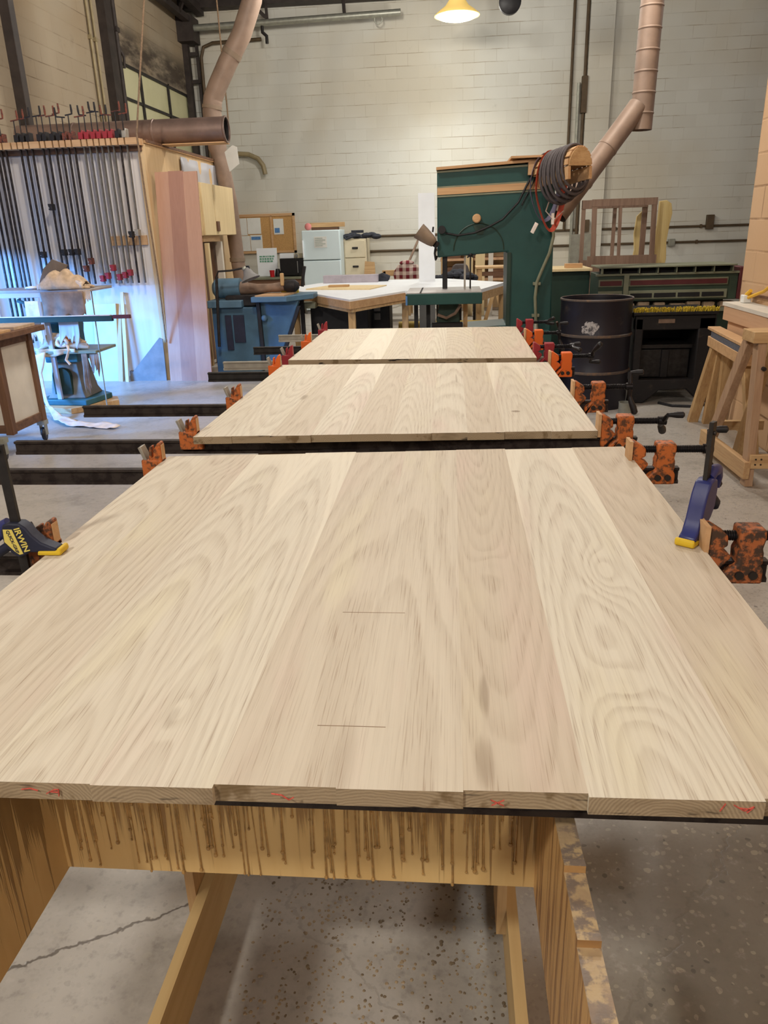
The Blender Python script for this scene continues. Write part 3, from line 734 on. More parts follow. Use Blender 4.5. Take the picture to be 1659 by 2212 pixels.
# ------------------------------------------------------------------ blue quick-action hand clamps on the front panel
def hand_clamp(label, bx, y, side, lean, letters):
    """side = -1: bar outside the left edge, jaw pointing right (+x); side = +1: mirrored. y: jaw line"""
    s = -side
    t = thing('trigger_clamp', label, 'clamp', (bx,y,TOP), 'blue hand clamps on the front panel')
    lean = Vector(lean)
    def X(u): return bx + s*u
    part('bar', MB().beam(Vector((bx,y,.70)), Vector((bx,y,.70)) + lean, .0085, .019, (s,0,0)), MAT['steel_dark'], t, bevel=.0006)
    stop = Vector((bx,y,.70)) + lean*.965
    part('end_stop', MB().cyl(stop-Vector((0,.007,0)), stop+Vector((0,.007,0)), .004), MAT['screwhead'], t)
    # body with its jaw arm: outline in the x-z plane
    out = [(-.024,.066),(-.010,.070),(.012,.069),(.024,.060),(.034,.044),(.050,.028),(.068,.020),(.082,.0145),(.082,.007),(.050,.007),(.036,.006),(.022,.006),(.014,.000),(-.002,-.006),(-.016,.004),(-.028,.026),(-.030,.050)]
    poly = [(X(u), TOP+v) for u, v in out]
    body = part('body', MB().prism(poly, 'Y', y-.0155, y+.0155), MAT['dark_blue'] if letters else MAT['blue_plastic'], t, bevel=.004)
    # fixed handle loop curling away from the panel
    mb = MB().tube([(X(-.018),y,TOP+.066),(X(-.030),y,TOP+.060),(X(-.036),y,TOP+.044),(X(-.050),y,TOP+.036),(X(-.075),y,TOP+.030),(X(-.105),y,TOP+.020),(X(-.110),y,TOP+.008)], [.011,.012,.011,.013,.013,.012,.009], 12)
    part('handle', mb, MAT['blue_plastic'], t)
    mb = MB().tube([(X(-.022),y,TOP+.018),(X(-.042),y,TOP+.006),(X(-.066),y,TOP-.010),(X(-.09),y,TOP-.022)], [.010,.010,.009,.007], 12)
    part('trigger', mb, MAT['dark_blue'], t)
    # rubber pad
    mb = MB().prism([(X(.040),TOP+.0005),(X(.088),TOP+.0005),(X(.092),TOP+.006),(X(.091),TOP+.015),(X(.084),TOP+.017),(X(.082),TOP+.011),(X(.042),TOP+.010)], 'Y', y-.018, y+.018)
    part('jaw_pad', mb, MAT['yellow_rubber'], t, bevel=.003)
    # lower jaw under the bar clamp
    mb = MB().prism([(X(-.02),.70),(X(-.02),.735),(X(.03),.742),(X(.07),.742),(X(.07),.730),(X(.02),.700)], 'Y', y-.012, y+.012)
    part('fixed_jaw', mb, MAT['dark_blue'], t, bevel=.003)
    if letters:
        yf = y - .0157
        def L(u, v): return (X(u), v+TOP)
        hexa = [(-.023,.057),(-.004,.057),(.010,.004),(.002,.002),(-.006,.008),(-.025,.030)]
        part('label_patch', MB().prism([L(u,v) for u,v in hexa],'Y',yf-.0005,yf+.0006), MAT['yellow_label'], body, smooth=False)
        d = Vector((.255,0,-.967))
        lettering('lettering', 'IRWIN', .0185, frame((X(.0125),yf-.0006,TOP+.0345), d, (0,-1,0)), MAT['yellow_label'], body, .0003, bold=.0004)
        lettering('lettering', 'QUICK-GRIP', .0092, frame((X(-.0075),yf-.0010,TOP+.0305), d, (0,-1,0)), MAT['ink'], body, .0003, bold=.0001)
    else:
        f = X(-.0245)
        part('label_patch', MB().box(min(f,f+side*.0075), max(f,f+side*.0075), y-.0162, y-.0148, TOP+.010, TOP+.050), MAT['yellow_label'], body, smooth=False)
    return t
hand_clamp('blue hand clamp with a yellow maker label gripping the left edge of the front panel', -.880, 1.372, -1, (-.004,.0,.350), True)
# the right-hand trigger clamp is turned: its arm points to the camera side, seen edge-on
def turned_clamp():
    t = thing('trigger_clamp', 'blue hand clamp standing edge-on at the right edge of the front panel, tall dark rod', 'clamp', (.502,1.480,TOP), 'blue hand clamps on the front panel')
    piv = Vector((.502,1.480,TOP))
    # local: u runs from the bar to the jaw tip; here towards -y and a little -x
    du = Vector((-.060,-.080,0)).normalized(); dn = Vector((0,0,1)).cross(du)
    R = Matrix((du, dn, Vector((0,0,1)))).transposed().to_4x4(); R.translation = piv
    def mk(): m = MB(); m.M = R; return m
    part('bar', mk().beam((-.004,0,-.11),(-.004,0,.236),.0085,.019,(1,0,0)), MAT['steel_dark'], t, bevel=.0006)
    part('end_stop', mk().cyl((-.004,-.008,.214),(-.004,.008,.214),.004), MAT['screwhead'], t)
    out = [(-.024,.118),(-.006,.122),(.012,.118),(.026,.098),(.036,.072),(.044,.048),(.056,.026),(.070,.018),(.070,.008),(.040,.008),(.020,.008),(.008,.030),(-.010,.040),(-.026,.060),(-.030,.098)]
    body = part('body', mk().prism(out,'Y',-.0165,.0165), MAT['blue_plastic'], t, bevel=.004)
    m = mk().tube([(-.016,0,.118),(-.034,0,.128),(-.056,0,.126),(-.064,0,.110),(-.060,0,.088)], [.012,.013,.013,.012,.010], 12)
    part('handle', m, MAT['blue_plastic'], t)
    m = mk().tube([(-.026,0,.072),(-.050,0,.066),(-.070,0,.052),(-.072,0,.040)], [.010,.012,.012,.009], 12)
    part('trigger', m, MAT['dark_blue'], t)
    m = mk().prism([(.030,.0005),(.078,.0005),(.082,.006),(.081,.016),(.074,.018),(.071,.010),(.032,.010)],'Y',-.019,.019)
    part('jaw_pad', m, MAT['yellow_rubber'], t, bevel=.003)
    m = mk().prism([(-.02,-.115),(-.02,-.082),(.03,-.076),(.06,-.076),(.06,-.088),(.02,-.115)],'Y',-.012,.012)
    part('fixed_jaw', m, MAT['dark_blue'], t, bevel=.003)
    part('label_patch', mk().box(-.018,.010,-.0178,-.0168,.044,.100), MAT['yellow_label'], body, smooth=False)
    m = mk(); mw = R @ frame((-.003,-.0180,.072), (0.12,0,-1), (0,-1,0))
    lettering('lettering', 'QUICK-GRIP', .0090, mw, MAT['ink'], body, .0003)
turned_clamp()
# ------------------------------------------------------------------ clamp store: white closet with a slotted rack along its front
CX = -2.985
mb = MB()
mb.box(WX+.01, CX, 7.90, 7.94, 0, 2.27)
clo = thing('storage_closet', 'white walled closet with the slotted clamp rack along its front', 'closet', (-4.0,7.92,0))
wb = NT('white_wall_board'); pz = wb.coord(); nn = wb.noise(wb.stretch(pz,(6,1,.5)), 1.0, 3)
wbm = wb.out(wb.mix(wb.ss(nn,.35,.7), lin((216,208,200))[:3], lin((200,188,178))[:3]), .6, 0, .3)
part('front_panel', mb, wbm, clo, smooth=False)
part('side_panel', MB().box(CX-.035, CX, 7.94, 10.9, 0, 2.29), MAT['tan_z'], clo, smooth=False)
part('corner_post', MB().box(CX-.045, CX+.012, 7.885, 7.945, 0, 2.28), MAT['tan_z'], clo, smooth=False)
part('roof_board', MB().box(WX+.01, CX+.02, 7.93, 10.95, 2.29, 2.315), MAT['tan_x'], clo, smooth=False)
part('top_edge_strip', MB().box(CX+.0, CX+.025, 7.95, 10.95, 2.30, 2.325), MAT['brown_x'], clo, smooth=False)
part('plastic_sheet', MB().grid(lambda u,v: (CX+.012+.012*math.sin(u*23)+.006*math.sin(v*9+u*5), 8.95+u*1.5, 1.55+v*.70), 34, 8), MAT['film'], clo, solid=.002)
# slots cut between blocks along the rack
X0r, kpx = -4.42, (1.455/310)
def rx(c): return X0r + (c/4.88)*kpx            # crop pixel -> x on the rack
slots = [-150,-95,-40,20,62,112,205,268,328,390,505,560,640,705,770,835,935,995,1062,1120,1185,1240,1310,1380]
mb = MB(); edges = [WX+.02] + [rx(s) for s in slots] + [CX+.015]
for a, b in zip(edges[:-1], edges[1:]):
    if b-a > .02: mb.box(a+.0075, b-.0075, 7.74, 7.90, 2.262, 2.322)
mb.box(WX+.02, CX+.015, 7.86, 7.90, 2.262, 2.322)
part('slotted_rack', mb, MAT['tan_x'], clo, smooth=False)
part('rack_ledger', MB().box(WX+.02, CX, 7.86, 7.90, 2.215, 2.262), MAT['brown_x'], clo, smooth=False)
part('wooden_batten', MB().box(-3.42,-3.05,7.875,7.899,1.36,1.45), MAT['tan_x'], clo, smooth=False)

def pipe_clamp(x, ztail, zend, kind, label, hang=1):
    cast = {'dark':MAT['blackiron'],'red':MAT['red'],'brown':MAT['rust'],'alu':MAT['alu']}[kind]
    bar = MAT['alu_bar'] if kind in ('red','alu') else MAT['bar_brown']
    y = 7.80
    t = thing('pipe_clamp', label, 'clamp', (x,y,2.322), 'bar clamps hanging on the rack')
    part('bar', MB().box(x-.0065,x+.0065,y-.012,y+.012,zend,2.40), bar, t, smooth=False)
    mb = MB(); mb.prism([(x-.022,2.324),(x+.022,2.324),(x+.024,2.40),(x+.014,2.405),(x+.012,2.385),(x-.02,2.385)],'Y',y-.055,y+.02)
    part('head_casting', mb, cast, t, bevel=.003)
    h = .10 + .05*((x*37.7) % 1)
    part('screw', MB().cyl((x,y-.045,2.385),(x+.004,y-.045,2.405+h),.0055,n=10), MAT['thread'], t)
    z = 2.405+h; g = hang*(.04 + .02*((x*71.3) % 1))
    mb = MB().tube([(x-g*.6,y-.045,z-.003),(x,y-.045,z),(x+g,y-.045,z+.006)], .006, 8)
    mb.tube([(x+g,y-.045,z+.002),(x+g*1.05,y-.047,z+.035),(x+g*1.05,y-.05,z+.085)], [.007,.0105,.008], 8)
    part('crank_handle', mb, MAT['blackiron'] if (x*13.7) % 1 < .6 else MAT['rust'], t)
    if ztail:
        c = cast
        mb = MB().prism([(x-.024,ztail+.032),(x+.018,ztail+.032),(x+.018,ztail-.028),(x-.010,ztail-.028),(x-.012,ztail-.004),(x-.020,ztail+.006)],'Y',y-.055,y+.016)
        mb.prism([(x-.029,ztail-.022),(x-.012,ztail-.028),(x-.012,ztail-.014),(x-.029,ztail-.010)],'Y',y-.04,y+.01)
        part('tail_jaw', mb, c, t, bevel=.003)
    return t
MAT['alu_bar'] = paint('grey_bar', (112,106,98), .5, .4, .12, 12)
# slot centre, tail height, bar end, kind, what sets it apart
def rz(c): return 2.322 - (c-340)/4.88*.00462
rows = [(-150,0,.42,'dark','dark bar clamp at the left edge, lowest-left of all, only its lower bar in view'),
 (-95,0,.40,'dark','dark bar clamp at the left edge, its bar second from the edge'),
 (-40,0,.38,'dark','dark bar clamp at the left edge of the rack, its top just out of view'),
 (20,0,.42,'brown','rusty-headed bar clamp, leftmost one whose head shows above the rack'),
 (62,0,.44,'brown','rusty-headed bar clamp, second head showing from the left end of the rack'),
 (112,0,.46,'brown','rusty-headed bar clamp beside the empty rack slots'),
 (268,0,1.0,'dark','dark bar clamp in front of the black pole'),
 (328,1.295,1.03,'dark','dark bar clamp just right of the black pole'),
 (390,1.13,.98,'dark','dark bar clamp second right of the black pole, tail jaw low at the bag corner'),
 (505,1.735,1.02,'dark','dark bar clamp with its tail jaw slid highest up, mid-rack'),
 (560,1.31,1.0,'dark','dark bar clamp right of the high-jawed one, tail level with two neighbours'),
 (640,1.31,.99,'dark','dark bar clamp in the middle of three whose tails stand level'),
 (705,1.312,1.0,'dark','dark bar clamp, rightmost of three whose tails stand level'),
 (770,1.15,1.0,'brown','rusty-jawed bar clamp, left one of the pair, lower tail'),
 (835,1.22,1.0,'brown','rusty-jawed bar clamp, right one of the pair, higher tail'),
 (935,1.05,1.0,'red','red bar clamp, first and lowest of the six red ones'),
 (995,1.075,1.0,'red','red bar clamp, second of the six red ones from the left'),
 (1062,1.15,1.0,'red','red bar clamp with the highest tail of the six red ones'),
 (1120,1.06,1.0,'red','red bar clamp, fourth of the six red ones from the left'),
 (1185,1.078,1.0,'red','red bar clamp, fifth of the six red ones from the left'),
 (1240,1.10,1.0,'red','red bar clamp, last of the six red ones, in front of the wooden batten'),
 (1310,1.46,1.0,'dark','dark bar clamp next to the right end of the rack, tail half-way up'),
 (1380,1.475,1.0,'alu','grey bar clamp hanging last at the right end of the rack')]
for i, (c, zt, ze, kind, lab) in enumerate(rows):
    pipe_clamp(rx(c), zt, ze, kind, lab, -1 if i in (3,4,13,16,18,20) else 1)

# tube on top of the closet, pole, ropes
t = thing('ventilation_duct', 'wide bare metal duct lying on the closet roof, open at its right end', 'duct', (-3.3,8.5,2.325))
mb = MB().lathe([(.12,0),(.12,.6),(.126,.605),(.126,.62),(.12,.625),(.12,1.45),(.126,1.455),(.126,1.47),(.12,1.475),(.12,2.2),(.128,2.21),(.128,2.225),(.112,2.225),(.112,2.0)], (-4.52,8.5,2.445), 36, (1,0,0))
part('pipe', mb, paint('dusty_galvanised', (140,118,108), .38, .5, .16, 6), t)
part('mouth_shade', MB().lathe([(.0,.0),(.111,.0),(.111,.25),(.109,.25)], (-2.56,8.5,2.445), 30, (1,0,0)), MAT['dark_inside'], t)  # dark sleeve colours in the shade inside the open duct end
part('support_board', MB().box(-3.3,-2.31,8.40,8.60,2.3155,2.325), MAT['tan_x'], t, smooth=False)
solo('support_pole', 'black square steel pole rising from behind the clamp rack', 'pole', MB().box(-4.53,-4.42,8.55,8.66,2.315,CZ), MAT['steel_beam'], (-4.47,8.6,2.315), bevel=.006)
solo('hanging_rope', 'thin brown rope slanting from the roof down past the closet corner', 'rope', MB().tube([(-2.47,7.75,CZ),(-2.72,7.74,3.5),(-2.955,7.72,2.35),(-2.94,7.70,1.8),(-2.93,7.74,1.0),(-2.955,7.8,.4)], .009, 8), MAT['rope'], (-2.95,7.75,.4))
solo('hanging_wire', 'thin straight wire hanging from the dark roof beside the bent duct', 'wire', MB().tube([(-3.55,13.2,CZ),(-3.53,13.2,2.9)], .012, 8), MAT['rope'], (-3.53,13.2,2.9))
# thin conduits on the left wall
for y, lab in ((11.62,'thin wall conduit, left one of the pair beside the steel column'), (11.78,'thin wall conduit, right one of the pair beside the steel column')):
    mb = MB().cyl((WX+.03,y,0),(WX+.03,y,CZ),.018,n=12); mb.box(WX,WX+.05,y-.03,y+.03,4.0,4.05); mb.box(WX,WX+.05,y-.03,y+.03,2.9,2.95)
    solo('wall_conduit', lab, 'conduit', mb, MAT['conduit'], (WX+.03,y,0), 'conduits on the left wall')
mb = MB().cyl((WX+.08,12.42,2.6),(WX+.08,12.42,CZ),.035,n=12); mb.box(WX,WX+.12,12.36,12.48,4.25,4.31); mb.tube([(WX+.08,12.42,4.1),(WX+.12,12.5,3.95),(WX+.10,12.52,3.8)],.02,8)
solo('downpipe', 'dark pipe with a hooked bracket between steel column and high window', 'pipe', mb, MAT['steel_beam'], (WX+.08,12.42,2.6))

# bent dust duct
pts = [(-2.20,10.3,4.7),(-2.34,10.3,4.01),(-2.50,10.3,3.67),(-2.70,10.3,3.38),(-2.85,10.3,3.14),(-2.925,10.3,3.0),(-2.95,10.3,2.87),(-2.945,10.3,2.6),(-2.88,10.3,2.19),(-2.83,10.3,1.81),(-2.80,10.3,1.13),(-2.78,10.3,.86),(-2.74,10.3,.5)]
fine = []
for a, b in zip(pts[:-1], pts[1:]):
    for k in range(6): fine.append(Vector(a).lerp(Vector(b), k/6))
fine.append(Vector(pts[-1]))
rad = [.115 if p.z > 2.4 else .10 - .015*(2.4-p.z)/2 for p in fine]
t = thing('bent_duct', 'dusty brown duct bending down from the roof behind the wall cabinet', 'duct', (-2.8,10.3,.5))
part('hose', MB().tube(fine, rad, 22), MAT['duct'], t, angle=60)
for p, q in (((-2.62,10.3,3.50),(-2.655,10.3,3.45)),((-2.94,10.3,2.93),(-2.947,10.3,2.89)),((-2.80,10.3,1.15),(-2.80,10.3,1.10))): part('joint_band', MB().cyl(p,q,.122 if p[2] > 2 else .10,n=24), MAT['duct_flex'], t)
# wall cabinet on the closet's side, with its wooden cleat
t = thing('hanging_cabinet', 'pale two-door wooden cabinet hung on the closet side', 'cabinet', (-2.86,9.5,1.43))
part('body', MB().box(CX+.001,-2.765,8.86,10.16,1.43,1.985), MAT['pale_z'], t, bevel=.003)
for y0, y1 in ((8.86,9.30),(9.31,10.16)):
    d = part('door', MB().box(-2.765,-2.745,y0+.004,y1-.004,1.434,1.981), MAT['pale_z'], t, bevel=.003)
    if y0 > 9: part('latch', MB().box(-2.745,-2.725,9.31,9.40,1.475,1.585), MAT['brown_z'], d, bevel=.004)
part('cleat', MB().box(CX+.001,-2.79,8.9,9.55,1.365,1.43), MAT['pine_y'], t, smooth=False)
# studs standing below the cabinet
for x, y, w, h, m, lab in ((-2.80,8.75,.05,1.33,'pine_z','rough pine stud standing below the wall cabinet next to the leaning boards'),(-2.78,8.98,.045,1.35,'pale_z','paler stud standing below the wall cabinet beside the pine stud'),(-2.83,9.62,.075,1.36,'white_warm','white post standing below the wall cabinet')):
    solo('stud', lab, 'board', MB().box(x-w/2,x+w/2,y-.03,y+.03,0,h), MAT[m], (x,y,0), 'uprights below the wall cabinet', bevel=.002)
solo('stud', 'dark upright board in shade behind the studs below the cabinet', 'board', MB().box(-2.97,-2.90,8.6,9.7,0,1.36), MAT['brown_z'], (-2.93,9.1,0), 'uprights below the wall cabinet')

# leaning panel of three red-oak boards
t = thing('leaning_boards', 'tall panel of three pinkish boards leaning by the closet corner', 'board', (-2.73,7.82,0))
for a0, a1, b0, b1, m, dz in ((-2.955,-2.83,-2.943,-2.805,'lean_a',0),(-2.83,-2.665,-2.805,-2.655,'lean_b',.004),(-2.665,-2.505,-2.655,-2.515,'lean_a',-.004)):
    mb = MB(); vs = []
    for (x, y, z) in ((a0,7.78,0),(a1,7.78,0),(b1,8.03,2.035+dz),(b0,8.03,2.035+dz)): vs.append((x,y,z))
    vs += [(x,y+.028,z) for x,y,z in vs]
    mb.add(vs, [(0,1,2,3),(7,6,5,4),(0,4,5,1),(1,5,6,2),(2,6,7,3),(3,7,4,0)])
    part('board', mb, MAT[m], t, smooth=False)
# sheet goods leaning on the white wall
mb = MB().prism([(-3.78,0),(-3.53,0),(-3.455,.80),(-3.70,.80)],'Y',7.83,7.85); solo('panel_offcut', 'narrow white panel offcut leaning on the closet wall behind the draped machine', 'board', mb, MAT['white_warm'], (-3.65,7.84,0), 'sheet offcuts leaning on the closet wall', smooth=False)
mb = MB().beam((-3.505,7.80,0),(-3.44,7.87,.80),.05,.018,(0,1,0)); solo('panel_offcut', 'tan plywood strip standing edge-on beside the white panel offcut', 'board', mb, MAT['tan_z'], (-3.50,7.8,0), 'sheet offcuts leaning on the closet wall', smooth=False)
mb = MB().beam((-3.425,7.78,0),(-3.385,7.87,.91),.035,.020,(0,1,0)); solo('panel_offcut', 'tall pale plywood strip, the highest of the offcuts on the closet wall', 'board', mb, MAT['pale_z'], (-3.42,7.8,0), 'sheet offcuts leaning on the closet wall', smooth=False)
mb = MB().prism([(-3.46,0),(-3.01,0),(-3.00,.43),(-3.035,.445)],'Y',7.82,7.84); solo('panel_offcut', 'grey triangular offcut leaning at the foot of the closet wall', 'board', mb, MAT['grey'], (-3.2,7.83,0), 'sheet offcuts leaning on the closet wall', smooth=False)
solo('floor_block', 'dark block on the floor between the triangle and the plywood strips', 'block', MB().box(-3.42,-3.22,7.862,7.895,0,.10), MAT['brown_x'], (-3.3,7.88,0))

# ------------------------------------------------------------------ rolling cart at the left edge
t = thing('rolling_cart', 'brown framed cart with cream panels and castors at the left edge', 'cart', (-3.3,5.2,0))
# its right side runs along y; near corner and far corner posts
for x, y in ((-3.09,4.98),(-3.09,5.40),(-3.75,4.98),(-3.75,5.40)):
    mb = MB().beam((x,y,.15),(x+.0,y,.81),.055,.055,(0,1,0)); part('post', mb, MAT['brown_z'], t, bevel=.003)
for z in (.19,.78):
    mb = MB(); mb.box(-3.11,-3.07,5.0,5.38,z-.03,z+.03); part('side_rail', mb, MAT['brown_x'], t, bevel=.002)
    mb = MB(); mb.box(-3.72,-3.11,4.96,5.0,z-.03,z+.03); part('side_rail', mb, MAT['brown_x'], t, bevel=.002)
part('panel', MB().box(-3.10,-3.085,5.0,5.38,.2,.77), MAT['white_warm'], t, smooth=False)
part('panel', MB().box(-3.74,-3.11,4.965,4.98,.2,.77), MAT['white_warm'], t, smooth=False)
part('top', MB().box(-3.80,-2.99,4.86,5.50,.81,.85), MAT['brown_x'], t, bevel=.004)
for x, y in ((-3.10,4.86),(-3.09,5.40),(-3.73,4.99),(-3.73,5.40)):
    c = part('castor', MB().lathe([(0,-.014),(.046,-.014),(.050,-.008),(.050,.008),(.046,.014),(0,.014)], (x,y,.05), 20, (1,.3,0)), MAT['black'], t)
    mb = MB(); mb.box(x-.022,x-.017,y-.02,y+.02,.04,.125); mb.box(x+.017,x+.022,y-.02,y+.02,.04,.125); mb.box(x-.03,x+.03,y-.03,y+.03,.12,.155)
    part('fork', mb, MAT['galv'], c)
solo('board_offcut', 'light wood offcut lying on the front of the cart top', 'board', MB().box(-3.45,-3.0,4.88,5.06,.85,.868), MAT['tan_x'], (-3.2,4.95,.85), bevel=.002)
solo('board_offcut', 'dark plank lying across the cart top behind the light offcut', 'board', MB().box(-3.6,-3.02,5.14,5.42,.85,.872), MAT['cloth_tan'], (-3.3,5.3,.85), bevel=.002)

# ------------------------------------------------------------------ the dusty machine draped with cloth and paper
t = thing('draped_sander', 'dusty green sanding machine with two shelves hung with cloth and plastic', 'machine', (-3.4,6.6,0))
part('base_plate', MB().prism([(-3.68,6.42),(-3.20,6.36),(-3.12,6.72),(-3.35,6.92),(-3.66,6.86)],'Z',.05,.10), MAT['teal'], t, bevel=.008)
part('skid', MB().prism([(-3.74,6.36),(-3.30,6.26),(-3.02,6.62),(-3.10,6.78),(-3.66,6.95)],'Z',0,.05), MAT['pine'], t, bevel=.004)
mb = MB()
for z, r in ((0,0),): pass
def taper(zs):
    vs, fs = [], []
    for (z, x0, x1, y0, y1) in zs: vs += [(x0,y0,z),(x1,y0,z),(x1,y1,z),(x0,y1,z)]
    n = len(zs)
    for i in range(n-1):
        for k in range(4): fs.append((i*4+k, i*4+(k+1) % 4, (i+1)*4+(k+1) % 4, (i+1)*4+k))
    fs += [(3,2,1,0), tuple(range((n-1)*4, n*4))]
    return MB().add(vs, fs)
part('pedestal', taper([(.10,-3.60,-3.24,6.45,6.80),(.16,-3.57,-3.27,6.48,6.78),(.42,-3.54,-3.31,6.52,6.75),(.50,-3.56,-3.28,6.50,6.78)]), paint('grey_green_dusty',(126,122,112),.7,0,.15,10), t, bevel=.01)
arch = [(-3.52,.14),(-3.36,.14)] + [(-3.44+.08*math.cos(a), .30+.07*math.sin(a)) for a in [i*PI/8 for i in range(9)]]
part('recess', MB().prism(arch,'Y',6.452,6.50), MAT['green_deep'], t)
part('collar', MB().box(-3.57,-3.27,6.47,6.78,.415,.50), MAT['teal'], t, bevel=.01)
part('lower_shelf', MB().box(-3.62,-3.06,6.40,6.82,.50,.525), MAT['trim_grey'], t, bevel=.004)
part('column', taper([(.525,-3.50,-3.30,6.52,6.74),(.66,-3.50,-3.30,6.52,6.74),(.72,-3.53,-3.30,6.5,6.76),(1.0,-3.52,-3.33,6.5,6.76)]), MAT['teal'], t, bevel=.012)
part('motor_cover', MB().box(-3.38,-3.28,6.44,6.52,.60,.68), MAT['orange_new'], t, bevel=.01)
part('upper_shelf', MB().box(-4.0,-3.03,6.42,6.85,1.015,1.038), MAT['iron_top'], t, bevel=.004)
mb = MB(); mb.box(-3.90,-3.46,6.42,6.45,.975,1.015); mb.box(-3.90,-3.87,6.42,6.45,.05,.98); mb.box(-3.49,-3.45,6.42,6.45,.04,.98); mb.box(-3.89,-3.47,6.43,6.45,.50,.525)
part('frame', mb, MAT['film'], t, bevel=.003)
part('frame_brace', MB().cyl((-3.06,6.45,0.0),(-3.04,6.45,1.015),.006,n=8), MAT['galv'], t)
part('fan_knob', MB().ball((-3.63,6.46,.91), (.035,.03,.04), 12), MAT['black'], t)
part('hose_end', MB().tube([(-3.72,6.47,.95),(-3.66,6.47,.93),(-3.62,6.5,.82),(-3.60,6.52,.70)], .016, 8), MAT['teal'], t)
def ripple(seed, k=1.0):
    return lambda x, y, z: k*mnoise.noise(Vector((x*6+seed, y*6, z*6)))
def skirt(name, x0, x1, ztop, zbot, y, m, par, seed, thick=.004, amp=.03, jag=.05):
    n = ripple(seed)
    def fn(u, v):
        x = x0 + (x1-x0)*u; zb = zbot + jag*mnoise.noise(Vector((u*7+seed, 3.3, 0)))
        z = ztop + (zb-ztop)*v
        return (x + .02*n(x,0,z)*v, y + amp*n(x*1.8,seed,z*.5)*min(1,.25+v) - .01*v, z)
    return part(name, MB().grid(fn, 30, 12), m, par, solid=thick, recalc=False, angle=80)
skirt('cloth_skirt', -3.47, -3.09, 1.02, .80, 6.40, MAT['cloth_brown'], t, 3.0, jag=.10)
skirt('cloth_skirt', -3.14, -3.03, 1.03, .93, 6.41, MAT['cloth_tan'], t, 8.0)
skirt('torn_film', -3.36, -3.18, .80, .60, 6.41, MAT['film'], t, 5.0, jag=.16)
skirt('torn_film', -3.62, -3.50, .95, .62, 6.40, MAT['sheet_tan'], t, 12.0, jag=.10)
skirt('torn_film', -3.13, -3.05, .50, .38, 6.42, MAT['cloth_brown'], t, 15.0, jag=.16)
skirt('torn_film', -3.20, -3.15, .50, .20, 6.41, MAT['cloth_brown'], t, 17.0, jag=.12)
# long torn strip running from the lower shelf to the floor
sp = [(-3.58,6.38,.50),(-3.62,6.34,.34),(-3.55,6.28,.20),(-3.46,6.18,.09),(-3.30,6.02,.025),(-3.08,5.86,.012),(-2.85,5.80,.012),(-2.66,5.72,.010)]
def strip(u, v):
    f = u*(len(sp)-1); i = min(int(f), len(sp)-2); p = Vector(sp[i]).lerp(Vector(sp[i+1]), f-i)
    w = (.045 + .03*math.sin(u*9+1)) * (1.0 if u < .85 else 1.2)
    dv = Vector((.55,.83,.0)) if u > .55 else Vector((1,.15,.1))
    q = p + dv*((v-.5)*2*w); q.z = max(q.z + .02*mnoise.noise(Vector((q.x*14,q.y*14,u*5))) + .005, .004)
    return q
part('trailing_strip', MB().grid(strip, 50, 9), MAT['sheet_tan'], t, solid=.003, recalc=False, angle=80)
# green straight-edge lying through the machine
t = thing('green_fence_rail', 'long green rail with a red end held level across the draped machine', 'rail', (-3.35,6.36,.79))
part('rail', MB().box(-4.3,-2.845,6.34,6.375,.775,.822), MAT['green_deep'], t, bevel=.003)
part('red_end', MB().box(-2.845,-2.69,6.343,6.372,.795,.825), MAT['maroon'], t, bevel=.002, label='red painted end')
part('dust_top', MB().box(-4.3,-2.86,6.335,6.38,.822,.827), MAT['sheet_tan'], t)
# things piled on the upper shelf
t = thing('cardboard_flap', 'grey-brown cardboard sheet propped up behind the paper bag', 'cardboard', (-3.46,6.62,1.038))
part('sheet', MB().prism([(-3.60,1.04),(-3.40,1.04),(-3.30,1.225),(-3.43,1.275),(-3.52,1.20)],'Y',6.62,6.64), MAT['card'], t, smooth=False)
t = thing('paper_bag', 'crumpled tan paper bag lying open on the upper shelf of the draped machine', 'bag', (-3.3,6.55,1.038))
def bag(u, v):
    a = PI*v; L = -3.46 + .36*u; wob = .02*mnoise.noise(Vector((u*5,v*5,2.2)))
    h = (.06 + .085*math.sin(PI*min(1,u*.9+.1)))*(1+wob*2.5)
    return (L + wob, 6.50 + .11*math.cos(a)*(1-.2*u) + wob, 1.040 + h*math.sin(a)*(1.0-.12*math.sin(u*20)))
part('upper_side', MB().grid(bag, 24, 16), MAT['cloth_tan'], t, solid=.004, recalc=False, angle=70)
def lip(u, v):
    x = -3.50 + .40*u; wob = mnoise.noise(Vector((u*8,v*3,7)))
    return (x, 6.42 - .02*wob + .02*v, 1.04 + .065*math.sin(PI*v)*(.7+.3*math.sin(u*9)) + .012*wob*math.sin(PI*v))
part('folded_lip', MB().grid(lip, 26, 8), MAT['sheet_tan'], t, solid=.006, recalc=False, angle=70)
mb = MB(); mb.ball((-3.58,6.5,1.053),(.055,.04,.015),12); mb.ball((-3.63,6.52,1.050),(.03,.03,.012),10)
solo('crumpled_rag', 'small white crumpled rag left of the paper bag', 'rag', mb, MAT['white'], (-3.58,6.5,1.038))
mb = MB()
for k in range(9): mb.ball((-3.12+.02*mnoise.noise(Vector((k,1,1)))*3+.012*k-.03, 6.46+.02*((k*7)%3), 1.048+.006*((k*5)%3)), (.03,.025,.013), 10)
solo('crumpled_rag', 'tan crumpled rag hanging over the right corner of the upper shelf', 'rag', mb, MAT['cloth_tan'], (-3.1,6.46,1.038))
